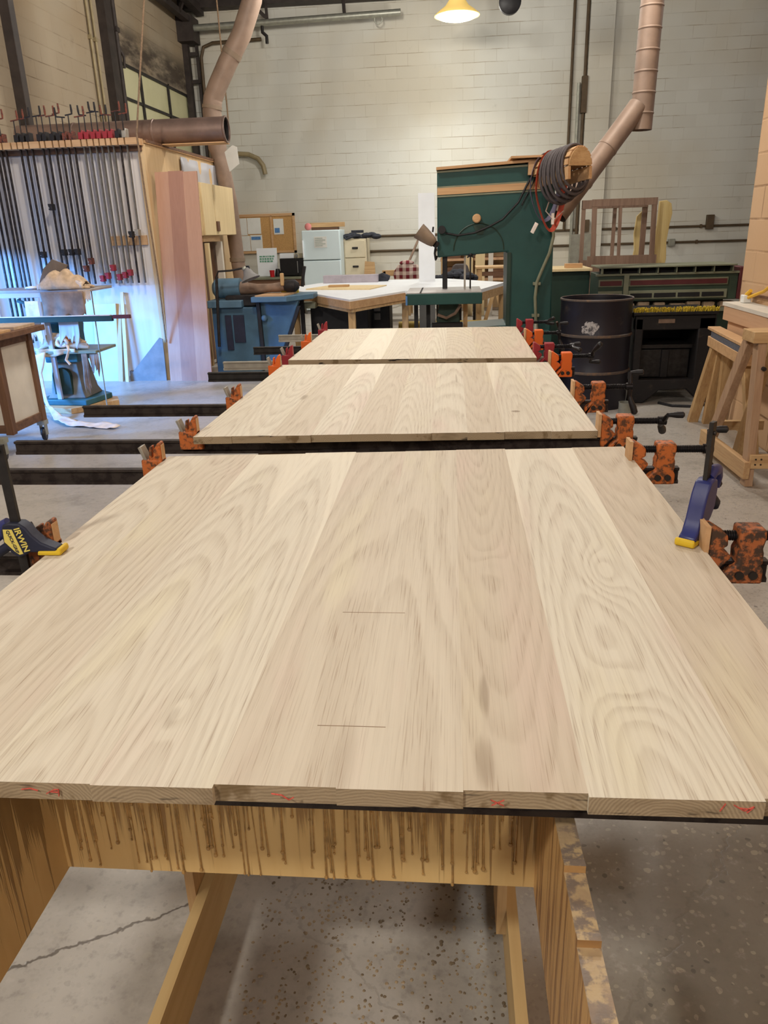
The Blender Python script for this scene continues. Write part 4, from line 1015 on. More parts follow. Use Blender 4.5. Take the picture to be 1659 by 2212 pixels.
# bundled cloth on the lower shelf
t = thing('canvas_bundle', 'twisted bundle of tan canvas tied in a knot on the lower shelf', 'cloth', (-3.35,6.48,.525))
rr2 = random.Random(3)
for k in range(5):
    z = .555+.018*k; y = 6.46+.02*(k % 3); sgn = -1 if k % 2 else 1
    pts = [(-3.60+.03*k, y, z-.02), (-3.50, y+.015*sgn, z+.025), (-3.38, y-.015*sgn, z+.02), (-3.26, y, z+.01), (-3.15-.02*k, y+.01, z-.01)]
    part('fold', MB().tube(pts, [.012,.028,.024,.030,.014], 10), MAT['cloth_tan'], t, angle=70)
part('knot', MB().tube([(-3.36+.045*math.cos(a), 6.42-.01*math.sin(2*a), .60+.035*math.sin(a)) for a in [i*2*PI/14 for i in range(14)]], .016, 8, closed=True), MAT['sheet_tan'], t)
part('loose_strap', MB().tube([(-3.33,6.43,.60),(-3.30,6.40,.53),(-3.34,6.40,.45),(-3.31,6.40,.41)], .010, 8, flat=(.012,.003)), MAT['sheet_tan'], t)
def drape(u, v):
    x = -3.60 + .36*u
    return (x, 6.40 - .012*math.sin(u*14), .545 - .05*v - .02*math.sin(u*5)*v)
part('hanging_edge', MB().grid(drape, 24, 5), MAT['cloth_tan'], t, solid=.004, recalc=False)
# ------------------------------------------------------------------ things on and along the back wall
def hrun(z, x0, x1, lab, r=.022):
    mb = MB().cyl((x0,WY-.03,z),(x1,WY-.03,z),r,n=10)
    x = x0+.3
    while x < x1: mb.box(x-.015,x+.015,WY-.06,WY,z-.035,z+.035); x += 1.6
    return solo('wall_conduit', lab, 'conduit', mb, MAT['conduit_dark'], (x0,WY-.03,z), 'conduits along the back wall')
hrun(1.33, -1.95, 6.5, 'upper one of the two level brown conduits along the back wall')
hrun(1.05, -2.0, 6.5, 'lower one of the two level brown conduits along the back wall')
solo('wall_conduit', 'thin brown riser pipe on the back wall directly above the belt hanger', 'conduit', MB().cyl((2.17,WY-.04,1.33),(2.17,WY-.04,CZ),.026,n=10), MAT['conduit_dark'], (2.17,WY-.04,1.33), 'risers on the back wall')
mb = MB().cyl((2.41,WY-.05,1.05),(2.41,WY-.05,CZ),.03,n=10); mb.box(2.36,2.46,WY-.12,WY,3.35,3.95)
solo('wall_conduit', 'second riser pipe against the block pilaster, right of the first riser', 'conduit', mb, MAT['conduit_dark'], (2.41,WY-.05,1.05), 'risers on the back wall')
solo('wall_conduit', 'pale galvanised riser ending part-way up beside the pilaster', 'conduit', MB().cyl((2.31,WY-.06,.3),(2.31,WY-.06,3.85),.03,n=10), MAT['galv'], (2.31,WY-.06,.3), 'risers on the back wall')
for x, z, w, h, m, lab in ((2.56,1.40,.13,.22,'conduit_dark','dark switch box on the wall left of the leaning sash'),(4.90,1.40,.13,.26,'conduit_dark','dark switch box alone on the wall right of the live-edge slab'),(4.22,1.05,.12,.13,'galv','small grey junction box on the lower conduit right of the slab')):
    mb = MB().box(x-w/2,x+w/2,WY-.10 if abs(x-2.56) > .2 else WY-.19,WY if abs(x-2.56) > .2 else WY-.09,z-h/2,z+h/2)
    solo('junction_box', lab, 'electrical box', mb, MAT[m], (x,WY-.05,z), 'electrical boxes on the back wall', bevel=.006)
t = thing('overhead_pipe', 'grey pipe slung under the roof at the top left of the back wall', 'pipe', (-2.8,15.6,5.0))
part('pipe', MB().cyl((-4.7,15.6,4.965),(-.9,15.6,5.03),.055,n=16), MAT['galv'], t)
mb = MB()
for x in (-3.3,-1.9): mb.beam((x,15.6,5.0),(x-.02,15.66,5.32),.05,.05)
mb.beam((-3.3,15.6,5.05),(-3.62,15.6,5.34),.06,.06)
part('hanger', mb, MAT['steel_beam'], t)
part('valve', MB().tube([(-3.40,15.6,4.95),(-3.40,15.6,4.84),(-3.33,15.6,4.78),(-3.33,15.6,4.66)], .03, 8), MAT['steel_dark'], t)
part('hook_ring', MB().tube([(-1.30+.07*math.cos(a),15.6,4.94+.07*math.sin(a)) for a in [i*2*PI/14 for i in range(14)]], .012, 6, closed=True), MAT['galv'], t)
solo('wall_conduit', 'conduit bending down into the corner at the left end of the back wall', 'conduit', MB().tube([(-4.68,15.9,2.6),(-4.66,15.9,4.55),(-4.6,15.9,4.72),(-4.42,15.9,4.78),(-3.5,15.9,4.80)], .03, 10), MAT['conduit_dark'], (-4.66,15.9,2.6), 'risers on the back wall')
solo('bent_wall_pipe', 'short cream pipe curving out and down from the back wall', 'pipe', MB().tube([(-4.55,15.88,2.86),(-4.1,15.86,2.90),(-3.9,15.84,2.88),(-3.72,15.83,2.80),(-3.63,15.83,2.68),(-3.60,15.83,2.52)], .045, 10), MAT['conduit'], (-4.1,15.86,2.86))
mb = MB().lathe([(0,-.05),(.13,-.05),(.16,-.02),(.165,.08),(.10,.12),(0,.12)], (.86,13.4,4.56), 24, (0,-1,0)); mb.cyl((.86,13.4,4.70),(.86,13.4,CZ),.02)
solo('round_bell', 'round black bell hanging from the roof right of the lit lamp', 'bell', mb, MAT['black'], (.86,13.4,4.56))
solo('sign_card', 'small white card hanging beside the bent duct above the wall cabinet', 'card', MB().prism([(-2.62,2.33),(-2.52,2.40),(-2.47,2.38),(-2.46,2.20),(-2.58,2.12)],'Y',9.5,9.51), MAT['paper'], (-2.55,9.5,2.12), smooth=False)

# notice board
t = thing('notice_board', 'brown-framed cork notice board with pinned papers on the back wall', 'notice board', (-3.7,15.95,1.45))
part('cork_panel', MB().box(-4.30,-3.14,15.955,15.985,1.10,1.77), MAT['cork'], t, smooth=False)
mb = MB()
for a in ((-4.33,-3.11,1.76,1.81),(-4.33,-3.11,1.07,1.11),(-4.33,-4.29,1.07,1.81),(-3.15,-3.11,1.07,1.81),(-3.60,-3.565,1.1,1.77)): mb.box(a[0],a[1],15.94,16,a[2],a[3])
part('board_frame', mb, MAT['tan_x'], t, smooth=False)
for x0, x1, z0, z1 in ((-4.28,-4.08,1.42,1.74),(-4.07,-3.80,1.44,1.74),(-4.28,-4.04,1.12,1.41),(-4.03,-3.79,1.12,1.42),(-3.54,-3.34,1.42,1.71)):
    s = part('pinned_paper', MB().box(x0,x1,15.946,15.953,z0,z1), MAT['paper'], t, smooth=False)
    if x0 > -4.06: part('blue_print_band', MB().box(x0+.02, x1-.03 if x0 < -3.6 else x0+.12, 15.942,15.9455, z1-.09 if x0 < -3.6 else z0+.03, z1-.03 if x0 < -3.6 else z0+.12), MAT['paper_blue'], s, smooth=False)
# counter with clutter
t = thing('counter_table', 'dark wooden counter running below the notice board', 'counter', (-3.5,15.0,0))
part('top', MB().box(-4.2,-2.72,14.6,15.4,.63,.67), MAT['trim_grey'], t, bevel=.004)
part('apron', MB().box(-4.18,-2.74,14.63,14.66,.40,.63), MAT['brown_x'], t, smooth=False)
for x in (-4.12,-2.82): part('leg', MB().box(x-.04,x+.04,14.65,14.73,0,.63), MAT['brown_z'], t, smooth=False)
t = thing('white_placard', 'white placard with green print standing on the counter', 'placard', (-3.55,15.1,.67))
part('board', MB().prism([(-3.72,.67),(-3.34,.67),(-3.33,1.18),(-3.72,1.18)],'Y',15.10,15.13), MAT['white'], t, smooth=False)
mb = MB(); rr4 = random.Random(2)
for row, (z, h) in enumerate(((1.03,.025),(.985,.035),(.94,.03))):
    x = -3.67
    while x < -3.42:
        w_ = rr4.uniform(.02,.05); mb.box(x,x+w_,15.096,15.0995,z-h/2,z+h/2); x += w_+.012
part('green_print', mb, MAT['print_green'], t, smooth=False)
t = thing('red_cup', 'small red cup on the counter in front of the white placard', 'cup', (-3.36,14.72,.67))
part('cup_body', MB().lathe([(.0,.003),(.038,.003),(.040,0),(.048,.115),(.050,.12),(.045,.118),(.036,.01),(0,.01)], (-3.36,14.72,.67), 20), MAT['red_cup'], t)
t = thing('microwave_oven', 'black microwave oven on the counter beside the refrigerator', 'microwave', (-2.97,15.0,.67))
part('case', MB().box(-3.22,-2.74,14.8,15.2,.68,.99), MAT['black'], t, bevel=.008)
d = part('door', MB().box(-3.21,-2.86,14.785,14.80,.69,.98), MAT['dark_inside'], t, bevel=.004); part('handle', MB().box(-2.885,-2.87,14.77,14.785,.73,.94), MAT['grey'], d)
t = thing('radio_box', 'small white and grey radio on top of the microwave', 'radio', (-3.0,15.0,.99))
part('case', MB().box(-3.23,-2.96,14.88,15.05,.99,1.08), MAT['white'], t, bevel=.006); part('dial', MB().lathe([(0,0),(.03,0),(.03,.012),(0,.012)],(-2.91,14.87,1.035),16,(0,-1,0)), MAT['grey'], t); part('side_box', MB().box(-2.955,-2.80,14.89,15.04,.99,1.07), MAT['beige'], t, bevel=.004)
for x, z, m, lab in ((-3.86,.80,'dark_cloth','dark tool pouch on the counter left of the placard'),(-3.28,.73,'black','small black jar between the red cup and the microwave')):
    mb = MB().lathe([(0,0),(.055,0),(.06,.02),(.05,z-.67+.03),(.035,z-.67+.08),(0,z-.67+.08)], (x,14.85,.67), 14)
    solo('jar', lab, 'jar', mb, MAT[m], (x,14.85,.67))
# refrigerator
t = thing('refrigerator', 'white two-door refrigerator with a paper stuck on its upper door', 'refrigerator', (-2.36,14.8,0))
part('cabinet', MB().box(-2.72,-2.02,14.56,15.2,.05,1.47), MAT['fridge'], t, bevel=.012)
part('foot_grille', MB().box(-2.70,-2.04,14.55,14.6,0,.06), MAT['grey'], t)
u = part('door', MB().box(-2.715,-2.025,14.50,14.56,.96,1.465), MAT['fridge'], t, bevel=.012)
part('door', MB().box(-2.715,-2.025,14.50,14.56,.07,.945), MAT['fridge'], t, bevel=.012)
part('door_handle', MB().box(-2.71,-2.69,14.47,14.50,1.0,1.3), MAT['white'], u, bevel=.004)
p = part('stuck_paper', MB().box(-2.49,-2.26,14.494,14.499,1.17,1.36), MAT['paper'], u, smooth=False)
mb = MB()
for i in range(5): mb.box(-2.475,-2.475+.14+.05*((i*3) % 2),14.491,14.4935,1.195+.032*i,1.212+.032*i)
part('grey_print', mb, MAT['print_grey'], p, smooth=False)
solo('wood_offcut', 'flat wooden board lying across the top of the refrigerator', 'board', MB().box(-2.62,-1.98,14.9,15.0,1.52,1.60), MAT['pine'], (-2.3,14.95,1.52), bevel=.003)
solo('wood_block', 'brown block propping the board on the refrigerator', 'block', MB().box(-2.6,-2.1,14.92,15.1,1.47,1.52), MAT['brown_x'], (-2.4,15,1.47), bevel=.003)
solo('pink_rag', 'small pink bundle at the left end of the refrigerator top', 'rag', MB().ball((-2.64,14.8,1.535),(.065,.05,.065),12), MAT['pink'], (-2.64,14.8,1.47))
# filing cabinet
t = thing('filing_cabinet', 'beige two-drawer-high filing cabinet right of the refrigerator', 'filing cabinet', (-1.78,15.3,0))
part('case', MB().box(-2.02,-1.60,15.0,15.7,0,1.30), MAT['beige'], t, bevel=.006)
for z0, z1 in ((.97,1.27),(.64,.95),(.31,.62)):
    d = part('drawer', MB().box(-2.0,-1.62,14.975,15.0,z0,z1), MAT['beige'], t, bevel=.006)
    part('handle', MB().box(-1.86,-1.75,14.955,14.975,z0+.15,z0+.185), MAT['steel_dark'], d, bevel=.004)
mb = MB(); rr5 = random.Random(8)
for k in range(7): mb.ball((-1.95+.09*k, 15.1+.03*(k % 2), 1.345+.02*math.sin(k*1.7)), (.10,.08,.05), 12)
mb.box(-1.88,-1.66,15.1,15.25,1.40,1.45); mb.tube([(-2.02,15.02,1.36),(-1.96,14.96,1.30),(-1.88,14.97,1.33),(-1.7,15.0,1.36)],.022,8)
solo('black_bag', 'slumped black bag with a strap on top of the filing cabinet', 'bag', mb, MAT['dark_cloth'], (-1.75,15.1,1.30))
solo('plywood_square', 'piece of yellow plywood leaning right of the filing cabinet', 'board', MB().prism([(-1.70,.0),(-1.40,.0),(-1.44,.88),(-1.62,.90)],'Y',14.90,14.93), MAT['pine'], (-1.5,14.9,0), smooth=False)
# desk behind the white table, chair back with a plaid shirt
t = thing('far_desk', 'grey-topped desk behind the white work table', 'desk', (-.9,13.0,0))
part('top', MB().box(-1.75,.15,12.6,13.4,.55,.59), MAT['dark_cloth'], t, bevel=.004)
for x in (-1.68,.08): part('side_panel', MB().box(x-.03,x+.03,12.65,13.35,0,.55), MAT['green_deep'], t, smooth=False)
part('tray', MB().box(-1.75,-.75,12.7,12.95,.59,.625), MAT['steel_dark'], t)
t = thing('wooden_chair', 'yellow wooden chair with the plaid shirt hung on its back', 'chair', (-.95,14.0,0))
part('top_rail', MB().box(-1.24,-.68,14.2,14.23,.66,.76), MAT['pine'], t, bevel=.006)
for x in (-1.2,-.72): part('post', MB().box(x-.02,x+.02,14.2,14.24,0,.74), MAT['pine_z'], t, smooth=False)
part('seat', MB().box(-1.22,-.70,13.8,14.2,.42,.45), MAT['pine'], t, bevel=.006)
for x in (-1.18,-.74): part('leg', MB().box(x-.02,x+.02,13.83,13.87,0,.42), MAT['pine_z'], t, smooth=False)
t = thing('plaid_shirt', 'red and white plaid shirt hung over a chair at the back', 'shirt', (-.8,14.1,.5))
def shirt(u, v):
    a = -PI*.55 + PI*1.1*u; w = .16+.10*v
    return (-.79 + w*math.sin(a) + .02*math.sin(v*9+u*6), 14.10 - .10*math.cos(a) - .02*math.sin(u*16), .90 - .38*v + (0 if v > .15 else -.05*abs(math.sin(a))))
part('cloth', MB().grid(shirt, 26, 14), MAT['plaid'], t, solid=.012, recalc=False, angle=80)
part('collar', MB().ball((-.79,14.08,.88),(.13,.09,.05),12), MAT['plaid'], t)
solo('leaning_stick', 'thin wooden stick leaning on the back wall behind the plaid shirt', 'stick', MB().cyl((-1.2,15.0,.0),(-.42,15.92,1.75),.022,n=8), MAT['cloth_brown'], (-.9,15.4,0))
solo('tall_white_board', 'tall narrow white board standing behind the left edge of the bandsaw', 'board', MB().box(-.425,-.215,10.4,10.43,0,1.855), MAT['white'], (-.32,10.4,0), smooth=False)

# ------------------------------------------------------------------ white work table
t = thing('work_table', 'white-topped angled work table with wooden apron and legs', 'table', (-.7,9.3,0))
outl = [(-2.09,9.75),(-1.02,7.85),(-.52,8.85),(.20,8.42),(.66,9.9),(-.1,11.0),(-1.66,11.0)]
part('table_top', MB().prism(outl,'Z',.745,.782), MAT['white'], t, smooth=False)
inset = [(x*.985-.01, y+(.03 if y < 9.6 else -.03)) for x, y in outl]
mb = MB()
for a, b in zip(inset, inset[1:]+inset[:1]): mb.beam((a[0],a[1],.700),(b[0],b[1],.700),.035,.09)
part('apron', mb, MAT['pine'], t, smooth=False)
for x, y in ((-1.02,7.97),(-.53,8.97),(.62,9.85),(-1.95,9.75),(-1.5,10.9),(-.15,10.9)):
    part('leg', MB().box(x-.035,x+.035,y-.035,y+.035,0,.66), MAT['pine_z'], t, smooth=False)
part('edge_strip', MB().beam((-2.09,9.735,.725),(-1.02,7.835,.725),.012,.075), MAT['tan_x'], t, smooth=False)
part('edge_strip', MB().beam((-1.02,7.835,.725),(-.52,8.835,.725),.012,.075), MAT['tan_x'], t, smooth=False)
solo('grey_fence', 'long lilac-grey metal fence lying at the back of the white table', 'fence', MB().box(-1.72,-.98,10.55,10.7,.782,.88), paint('lilac_grey',(172,164,172),.5), (-1.4,10.6,.782), bevel=.004)
mb = MB().tube([(-1.0,10.75,.83),(-.93,10.7,.86),(-.84,10.72,.82)],.035,10); mb.box(-1.02,-.86,10.68,10.76,.782,.86)
solo('power_tool', 'dark hand power tool with an orange grip beside the grey fence', 'tool', mb, MAT['dark_cloth'], (-.93,10.7,.782))
solo('plywood_sheet', 'thin plywood sheet lying flat on the left of the white table', 'board', MB().prism([(-1.75,9.4),(-.95,9.15),(-.80,9.75),(-1.55,9.95)],'Z',.782,.795), MAT['pale_z'], (-1.3,9.5,.782), smooth=False)
solo('wood_chip', 'small yellow offcut on the plywood sheet', 'board', MB().box(-1.5,-1.25,9.55,9.65,.795,.82), MAT['pine'], (-1.4,9.6,.795), bevel=.003)
t = thing('dark_cabinet', 'black cabinet with two grey sockets under the white table', 'cabinet', (-1.15,9.2,0))
part('case', MB().box(-1.62,-.74,9.35,9.8,0,.655), MAT['black'], t, bevel=.01)
part('side_hood', MB().prism([(-1.62,.655),(-1.62,.30),(-1.25,.2),(-.95,.2),(-.95,.655)],'Y',8.9,9.35), MAT['black'], t, bevel=.01)
for z in (.56,.46): part('socket', MB().box(-.93,-.85,9.335,9.35,z-.04,z+.04), MAT['grey'], t, bevel=.01)
# things seen through the bandsaw's throat
t = thing('office_chair', 'grey upholstered chair seen through the opening of the bandsaw', 'chair', (.15,11.9,0))
part('backrest', MB().prism([(-.02,.62),(.27,.62),(.27,.80),(.24,.90),(.20,.925),(.06,.925),(.02,.90),(-.02,.80)],'Y',12.0,12.07), MAT['chair_grey'], t, bevel=.02)
part('seat', MB().box(-.08,.32,11.55,12.0,.44,.52), MAT['chair_grey'], t, bevel=.03)
part('stem', MB().cyl((.12,11.8,.06),(.12,11.8,.44),.03), MAT['steel_dark'], t)
for k in range(5): part('foot', MB().beam((.12,11.8,.06),(.12+.28*math.cos(k*1.257),11.8+.28*math.sin(k*1.257),.03),.04,.03), MAT['steel_dark'], t)
mb = MB(); rr6 = random.Random(4)
for k in range(12): mb.ball((-.20+.045*k+rr6.uniform(-.02,.02), 11.45+rr6.uniform(-.08,.08), .735+rr6.uniform(0,.05)+(.05 if 3 < k < 8 else 0)), (.075,.07,.055), 10)
solo('clothes_heap', 'heap of dark clothes lying in front of the grey chair', 'clothes', mb, MAT['dark_cloth'], (.05,11.45,.67))
t = thing('side_stand', 'small stand holding the heap of dark clothes', 'stand', (.05,11.45,0))
part('top', MB().box(-.25,.38,11.25,11.62,.65,.69), MAT['steel_dark'], t)
for x in (-.2,.33): part('leg', MB().box(x-.02,x+.02,11.4,11.44,0,.65), MAT['steel_dark'], t)
t = thing('wooden_stool', 'pale wooden stool seen through the bandsaw opening, right of the chair', 'stool', (.62,12.2,0))
part('seat', MB().box(.36,.92,12.0,12.5,.845,.875), MAT['pine'], t, bevel=.004)
for x in (.42,.86):
    for y in (12.05,12.45): part('leg', MB().box(x-.035,x+.035,y-.03,y+.03,0,.845), MAT['pine_z'], t, smooth=False)
mb = MB().box(.40,.88,12.03,12.07,.74,.80); part('rail', mb, MAT['brown_x'], t, smooth=False)
t = thing('lumber_rack', 'wooden lumber rack against the back wall behind the bandsaw', 'rack', (.45,14.6,0))
for x in (-.15,.35,.95): part('post', MB().box(x-.03,x+.03,14.3,14.38,0,1.3), MAT['pine_z'], t, smooth=False)
for z in (.55,.9,1.2): part('shelf', MB().box(-.2,1.1,14.35,15.0,z-.02,z+.02), MAT['peach'], t, smooth=False)
part('back_panel', MB().box(-.2,1.1,15.0,15.03,0,1.3), MAT['tan_z'], t, smooth=False)
for x0, x1, z, m, lab in ((.22,.36,1.18,'pale_z','cream board standing in front of the lumber rack, left one'),(.40,.56,1.24,'pale_z','cream board standing in front of the lumber rack, middle one'),(.62,.70,1.2,'white_warm','narrow cream strip standing in front of the lumber rack, right one')):
    solo('standing_board', lab, 'board', MB().box(x0,x1,13.6,13.63,0,z), MAT[m], (x0,13.6,0), 'boards standing by the lumber rack', smooth=False)
for x, z in ((.02,.97),(.02,.61),(.80,.62)):
    solo('storage_box', {.97:'brown box on the upper shelf of the lumber rack', .61:'brown box on the lower shelf of the lumber rack behind the chair'}[z] if x < .5 else 'brown box on the right side of the lower rack shelf', 'box', MB().box(x-.14,x+.14,14.4,14.8,z-.05,z+.16), MAT['brown_x'], (x,14.6,z-.05), 'boxes on the lumber rack', bevel=.004)
# trestle and yellow roll on the floor beyond the bandsaw
t = thing('low_trestle', 'low wooden trestle under the right end of the white table', 'trestle', (.8,11.6,0))
for a, b in (((.80,11.5,0),(.63,11.5,.62)),((1.35,11.5,0),(1.18,11.5,.62)),((.45,11.5,0),(.63,11.5,.62))): part('leg', MB().beam(a,b,.05,.07,(0,1,0)), MAT['pine_z'], t, smooth=False)
part('beam', MB().box(.5,1.6,11.45,11.55,.60,.68), MAT['pine'], t, smooth=False)
part('stretcher', MB().box(.70,1.4,11.47,11.53,.26,.32), MAT['pine'], t, smooth=False)
part('hood', MB().prism([(.70,.36),(1.10,.36),(1.04,.54),(.78,.54)],'Y',11.5,11.6), MAT['cloth_brown'], t)
solo('yellow_roll', 'yellow roll lying on the floor behind the bandsaw table', 'roll', MB().lathe([(0,0),(.10,0),(.10,1.25),(.03,1.25),(.03,1.2),(0,1.2)], (-.75,11.09,.10), 20, (1,0,0)), paint('yellow_foam',(208,176,86),.8), (-.2,11.09,0))
solo('white_bucket', 'white bucket on the floor behind the bandsaw table', 'bucket', MB().lathe([(0,0),(.10,0),(.13,.28),(.135,.28),(.135,.30),(.12,.30),(.09,.02),(0,.02)], (-.36,11.9,0), 20), MAT['white'], (-.36,11.9,0))
for x, y, a, lab in ((.35,10.4,.5,'loose plank on the floor beyond the bandsaw throat'),(.62,10.9,.2,'second loose plank on the floor further behind')):
    d = Vector((math.cos(a),math.sin(a),0)); solo('floor_plank', lab, 'board', MB().beam(Vector((x,y,.014))-d*.4, Vector((x,y,.014))+d*.4, .10, .026), MAT['pine'], (x,y,0), smooth=False)

# ------------------------------------------------------------------ blue mortising machine
t = thing('blue_machine', 'blue woodworking machine with a side table behind the leaning boards', 'machine', (-2.2,8.5,0))
part('base_cabinet', MB().box(-2.57,-2.07,8.22,8.85,.0,.70), MAT['blue_mid'], t, bevel=.012)
part('bed', MB().box(-2.60,-2.22,8.16,8.80,.70,.775), MAT['blue'], t, bevel=.008)
part('dark_gearing', MB().box(-2.42,-2.02,8.25,8.75,.70,.82), MAT['blackiron'], t, bevel=.02)
mb = MB().cyl((-2.55,8.42,.885),(-2.28,8.42,.885),.105,n=24); mb.lathe([(.0,-.04),(.06,-.035),(.09,-.01),(.105,.0)],(-2.55,8.42,.885),24,(1,0,0))
part('motor', mb, MAT['blue'], t)
part('spindle', MB().tube([(-2.28,8.42,.885),(-2.1,8.42,.87),(-1.95,8.42,.88),(-1.72,8.42,.90)], [.07,.055,.045,.05], 14), MAT['cloth_brown'], t)
part('chuck', MB().lathe([(0,0),(.05,0),(.065,.03),(.065,.12),(.03,.16),(0,.16)], (-1.80,8.42,.895), 18, (1,0,.0)), MAT['blackiron'], t)
part('wooden_handle', MB().box(-1.83,-1.79,8.36,8.40,.90,1.03), MAT['pine_z'], t, bevel=.01)
part('lever', MB().tube([(-1.62,8.5,.88),(-1.60,8.5,1.0),(-1.58,8.5,1.09)], .018, 8), MAT['blackiron'], t)
part('side_table', MB().prism([(-2.10,8.10),(-1.72,8.10),(-1.49,8.42),(-1.49,8.70),(-2.05,8.70)],'Z',.755,.81), MAT['blue'], t, bevel=.006)
part('wedge_bracket', MB().prism([(-2.06,.755),(-1.62,.755),(-1.66,.64),(-1.84,.20),(-1.90,.06),(-2.04,.06)],'Y',8.24,8.34), MAT['blue_mid'], t, bevel=.008)
part('bracket_edge', MB().prism([(-2.075,.76),(-2.035,.76),(-2.02,.06),(-2.06,.06)],'Y',8.20,8.26), MAT['blackiron'], t, bevel=.004)
part('bracket_edge', MB().prism([(-1.60,.70),(-1.64,.70),(-1.90,.04),(-1.86,.04)],'Y',8.22,8.26), MAT['black'], t, bevel=.003)
part('column_leg', MB().box(-1.66,-1.62,8.5,8.55,0,.755), MAT['blackiron'], t)
part('clamp_knob', MB().ball((-2.0,8.22,.58),(.035,.03,.035),12), MAT['blue'], t)
part('table_slide', MB().box(-1.70,-1.50,8.55,8.80,.64,.70), MAT['trim_grey'], t, bevel=.006)
mb = MB(); mb.box(-2.43,-2.36,8.205,8.22,.25,.62); mb.box(-2.34,-2.22,8.205,8.22,.33,.62)
part('apron_shield', mb, MAT['dark_blue'], t, bevel=.004)
solo('board_offcut', 'clean light board lying on the blue machine table', 'board', MB().prism([(-2.06,8.13),(-1.75,8.13),(-1.68,8.48),(-2.0,8.48)],'Z',.81,.824), MAT['tan_x'], (-1.9,8.3,.81), smooth=False)
solo('board_offcut', 'small yellow wedge of wood behind the light board on the blue machine', 'board', MB().prism([(-1.86,8.52),(-1.70,8.52),(-1.68,8.60),(-1.84,8.60)],'Z',.81,.85), MAT['fringe'], (-1.78,8.55,.81), smooth=False)
t = thing('work_lamp', 'jointed work lamp with a grey shade over the blue machine', 'lamp', (-2.48,8.15,0))
part('post', MB().cyl((-2.50,8.14,.30),(-2.455,8.14,1.02),.015,n=10), MAT['steel_dark'], t)
part('arm', MB().tube([(-2.455,8.14,1.02),(-2.43,8.14,1.075),(-2.3,8.14,1.08),(-2.17,8.14,1.10)], .010, 8), MAT['steel_dark'], t)
part('joint', MB().ball((-2.15,8.14,1.095), .026, 12), MAT['galv'], t)
part('lamp_shade', MB().lathe([(.02,0),(.035,.03),(.05,.07),(.10,.12),(.105,.12),(.06,.07),(.04,.02)], (-2.13,8.14,1.10), 24, (.35,-.1,-.93)), MAT['grey'], t)
# goods behind: dark shelving below the far window side
solo('tool_board', 'black tool board with odd tools behind the lamp', 'tool rack', MB().box(-4.45,-4.2,13.9,13.95,0,1.2), MAT['black'], (-4.3,13.9,0), smooth=False)
# ------------------------------------------------------------------ bandsaw
t = thing('bandsaw', 'large grey-green bandsaw with a tan stripe, its column at the right', 'bandsaw', (.33,6.75,0))
poly = [(-.115,1.205),(-.115,1.85),(.80,1.885),(.815,.62),(.84,0),(-.20,0),(-.185,.625),(.455,.66),(.445,1.235)]
body = part('frame', MB().prism(poly,'Y',6.5,6.98), MAT['green'], t, bevel=.012)
part('lower_case', MB().box(-.19,.80,6.28,6.5,0,.615), MAT['green'], t, bevel=.01)
part('case_top', MB().prism([(-.19,6.24),(.62,6.24),(.66,6.30),(.66,6.5),(-.17,6.5)],'Z',.615,.632), MAT['iron_top'], t, bevel=.004)
part('stripe', MB().prism([(-.113,1.672),(-.113,1.722),(.70,1.742),(.70,1.692)],'Y',6.490,6.5), MAT['tan_x'], t, smooth=False, label='tan wooden stripe')
mb = MB()
for z in (1.655,1.722): mb.prism([(-.113,z),(-.113,z+.012),(.70,z+.032),(.70,z+.020)],'Y',6.493,6.5)
mb.prism([(-.115,1.832),(-.115,1.846),(.70,1.872),(.70,1.858)],'Y',6.492,6.5)
part('stripe_edge', mb, MAT['trim_grey'], t, smooth=False)
part('top_board', MB().prism([(-.12,1.852),(-.12,1.872),(.66,1.905),(.66,1.885)],'Y',6.46,6.9), MAT['tan_x'], t, smooth=False)
part('knob', MB().lathe([(0,.045),(.026,.043),(.034,.034),(.034,.012),(.024,0)], (.197,6.5,1.492), 20, (0,-1,0)), MAT['tan_x'], t, label='turned wooden knob')
part('knob', MB().lathe([(0,.05),(.03,.05),(.032,.02),(.02,0)], (-.078,6.5,1.415), 16, (0,-1,0)), MAT['black'], t, label='black star knob')
arc = [(.215+.20*math.cos(a), 6.499, 1.255+.20*math.sin(a)) for a in [PI*i/20 for i in range(21)]]
part('wheel_seam', MB().tube(arc,.006,6), MAT['green_deep'], t)
part('wheel_bracket', MB().prism([(.17,1.44),(.27,1.44),(.25,1.37),(.20,1.37)],'Y',6.49,6.5), MAT['green_deep'], t)
part('throat_edge', MB().box(.445,.475,6.488,6.5,.66,1.23), MAT['green_deep'], t, smooth=False)
part('blade_guard', MB().box(-.075,-.035,6.55,6.60,.955,1.21), MAT['black'], t, bevel=.004)
part('guide_post', MB().cyl((.152,6.52,.955),(.152,6.52,1.235),.0065,n=10), MAT['steel_dark'], t)
mb = MB()
for k in range(5): mb.beam((.152,6.515,1.215),(.152+.045*math.cos(k*1.257+.3),6.515,1.215+.02*math.sin(k*1.257+.3)),.014,.012)
mb.ball((.152,6.515,1.22),.02,10)
part('guide_handwheel', mb, MAT['black'], t)
part('blade', MB().box(.10,.116,6.56,6.562,.95,1.22), MAT['alu'], t)
tb = part('saw_table', MB().box(-.354,.236,6.18,6.74,.935,.958), MAT['iron_top'], t, bevel=.002)
part('table_apron', MB().box(-.356,.238,6.165,6.20,.865,.950), MAT['green'], tb, bevel=.004)
part('mitre_slot', MB().box(-.25,-.236,6.17,6.74,.9575,.9585), MAT['dark_inside'], tb, smooth=False)
part('blue_tape', MB().box(-.360,-.345,6.160,6.23,.866,.935), MAT['paper_blue'], tb, smooth=False)
part('trunnion', MB().prism([(-.13,.632),(.08,.632),(.05,.87),(-.10,.87)],'Y',6.30,6.46), MAT['green_deep'], t, bevel=.01)
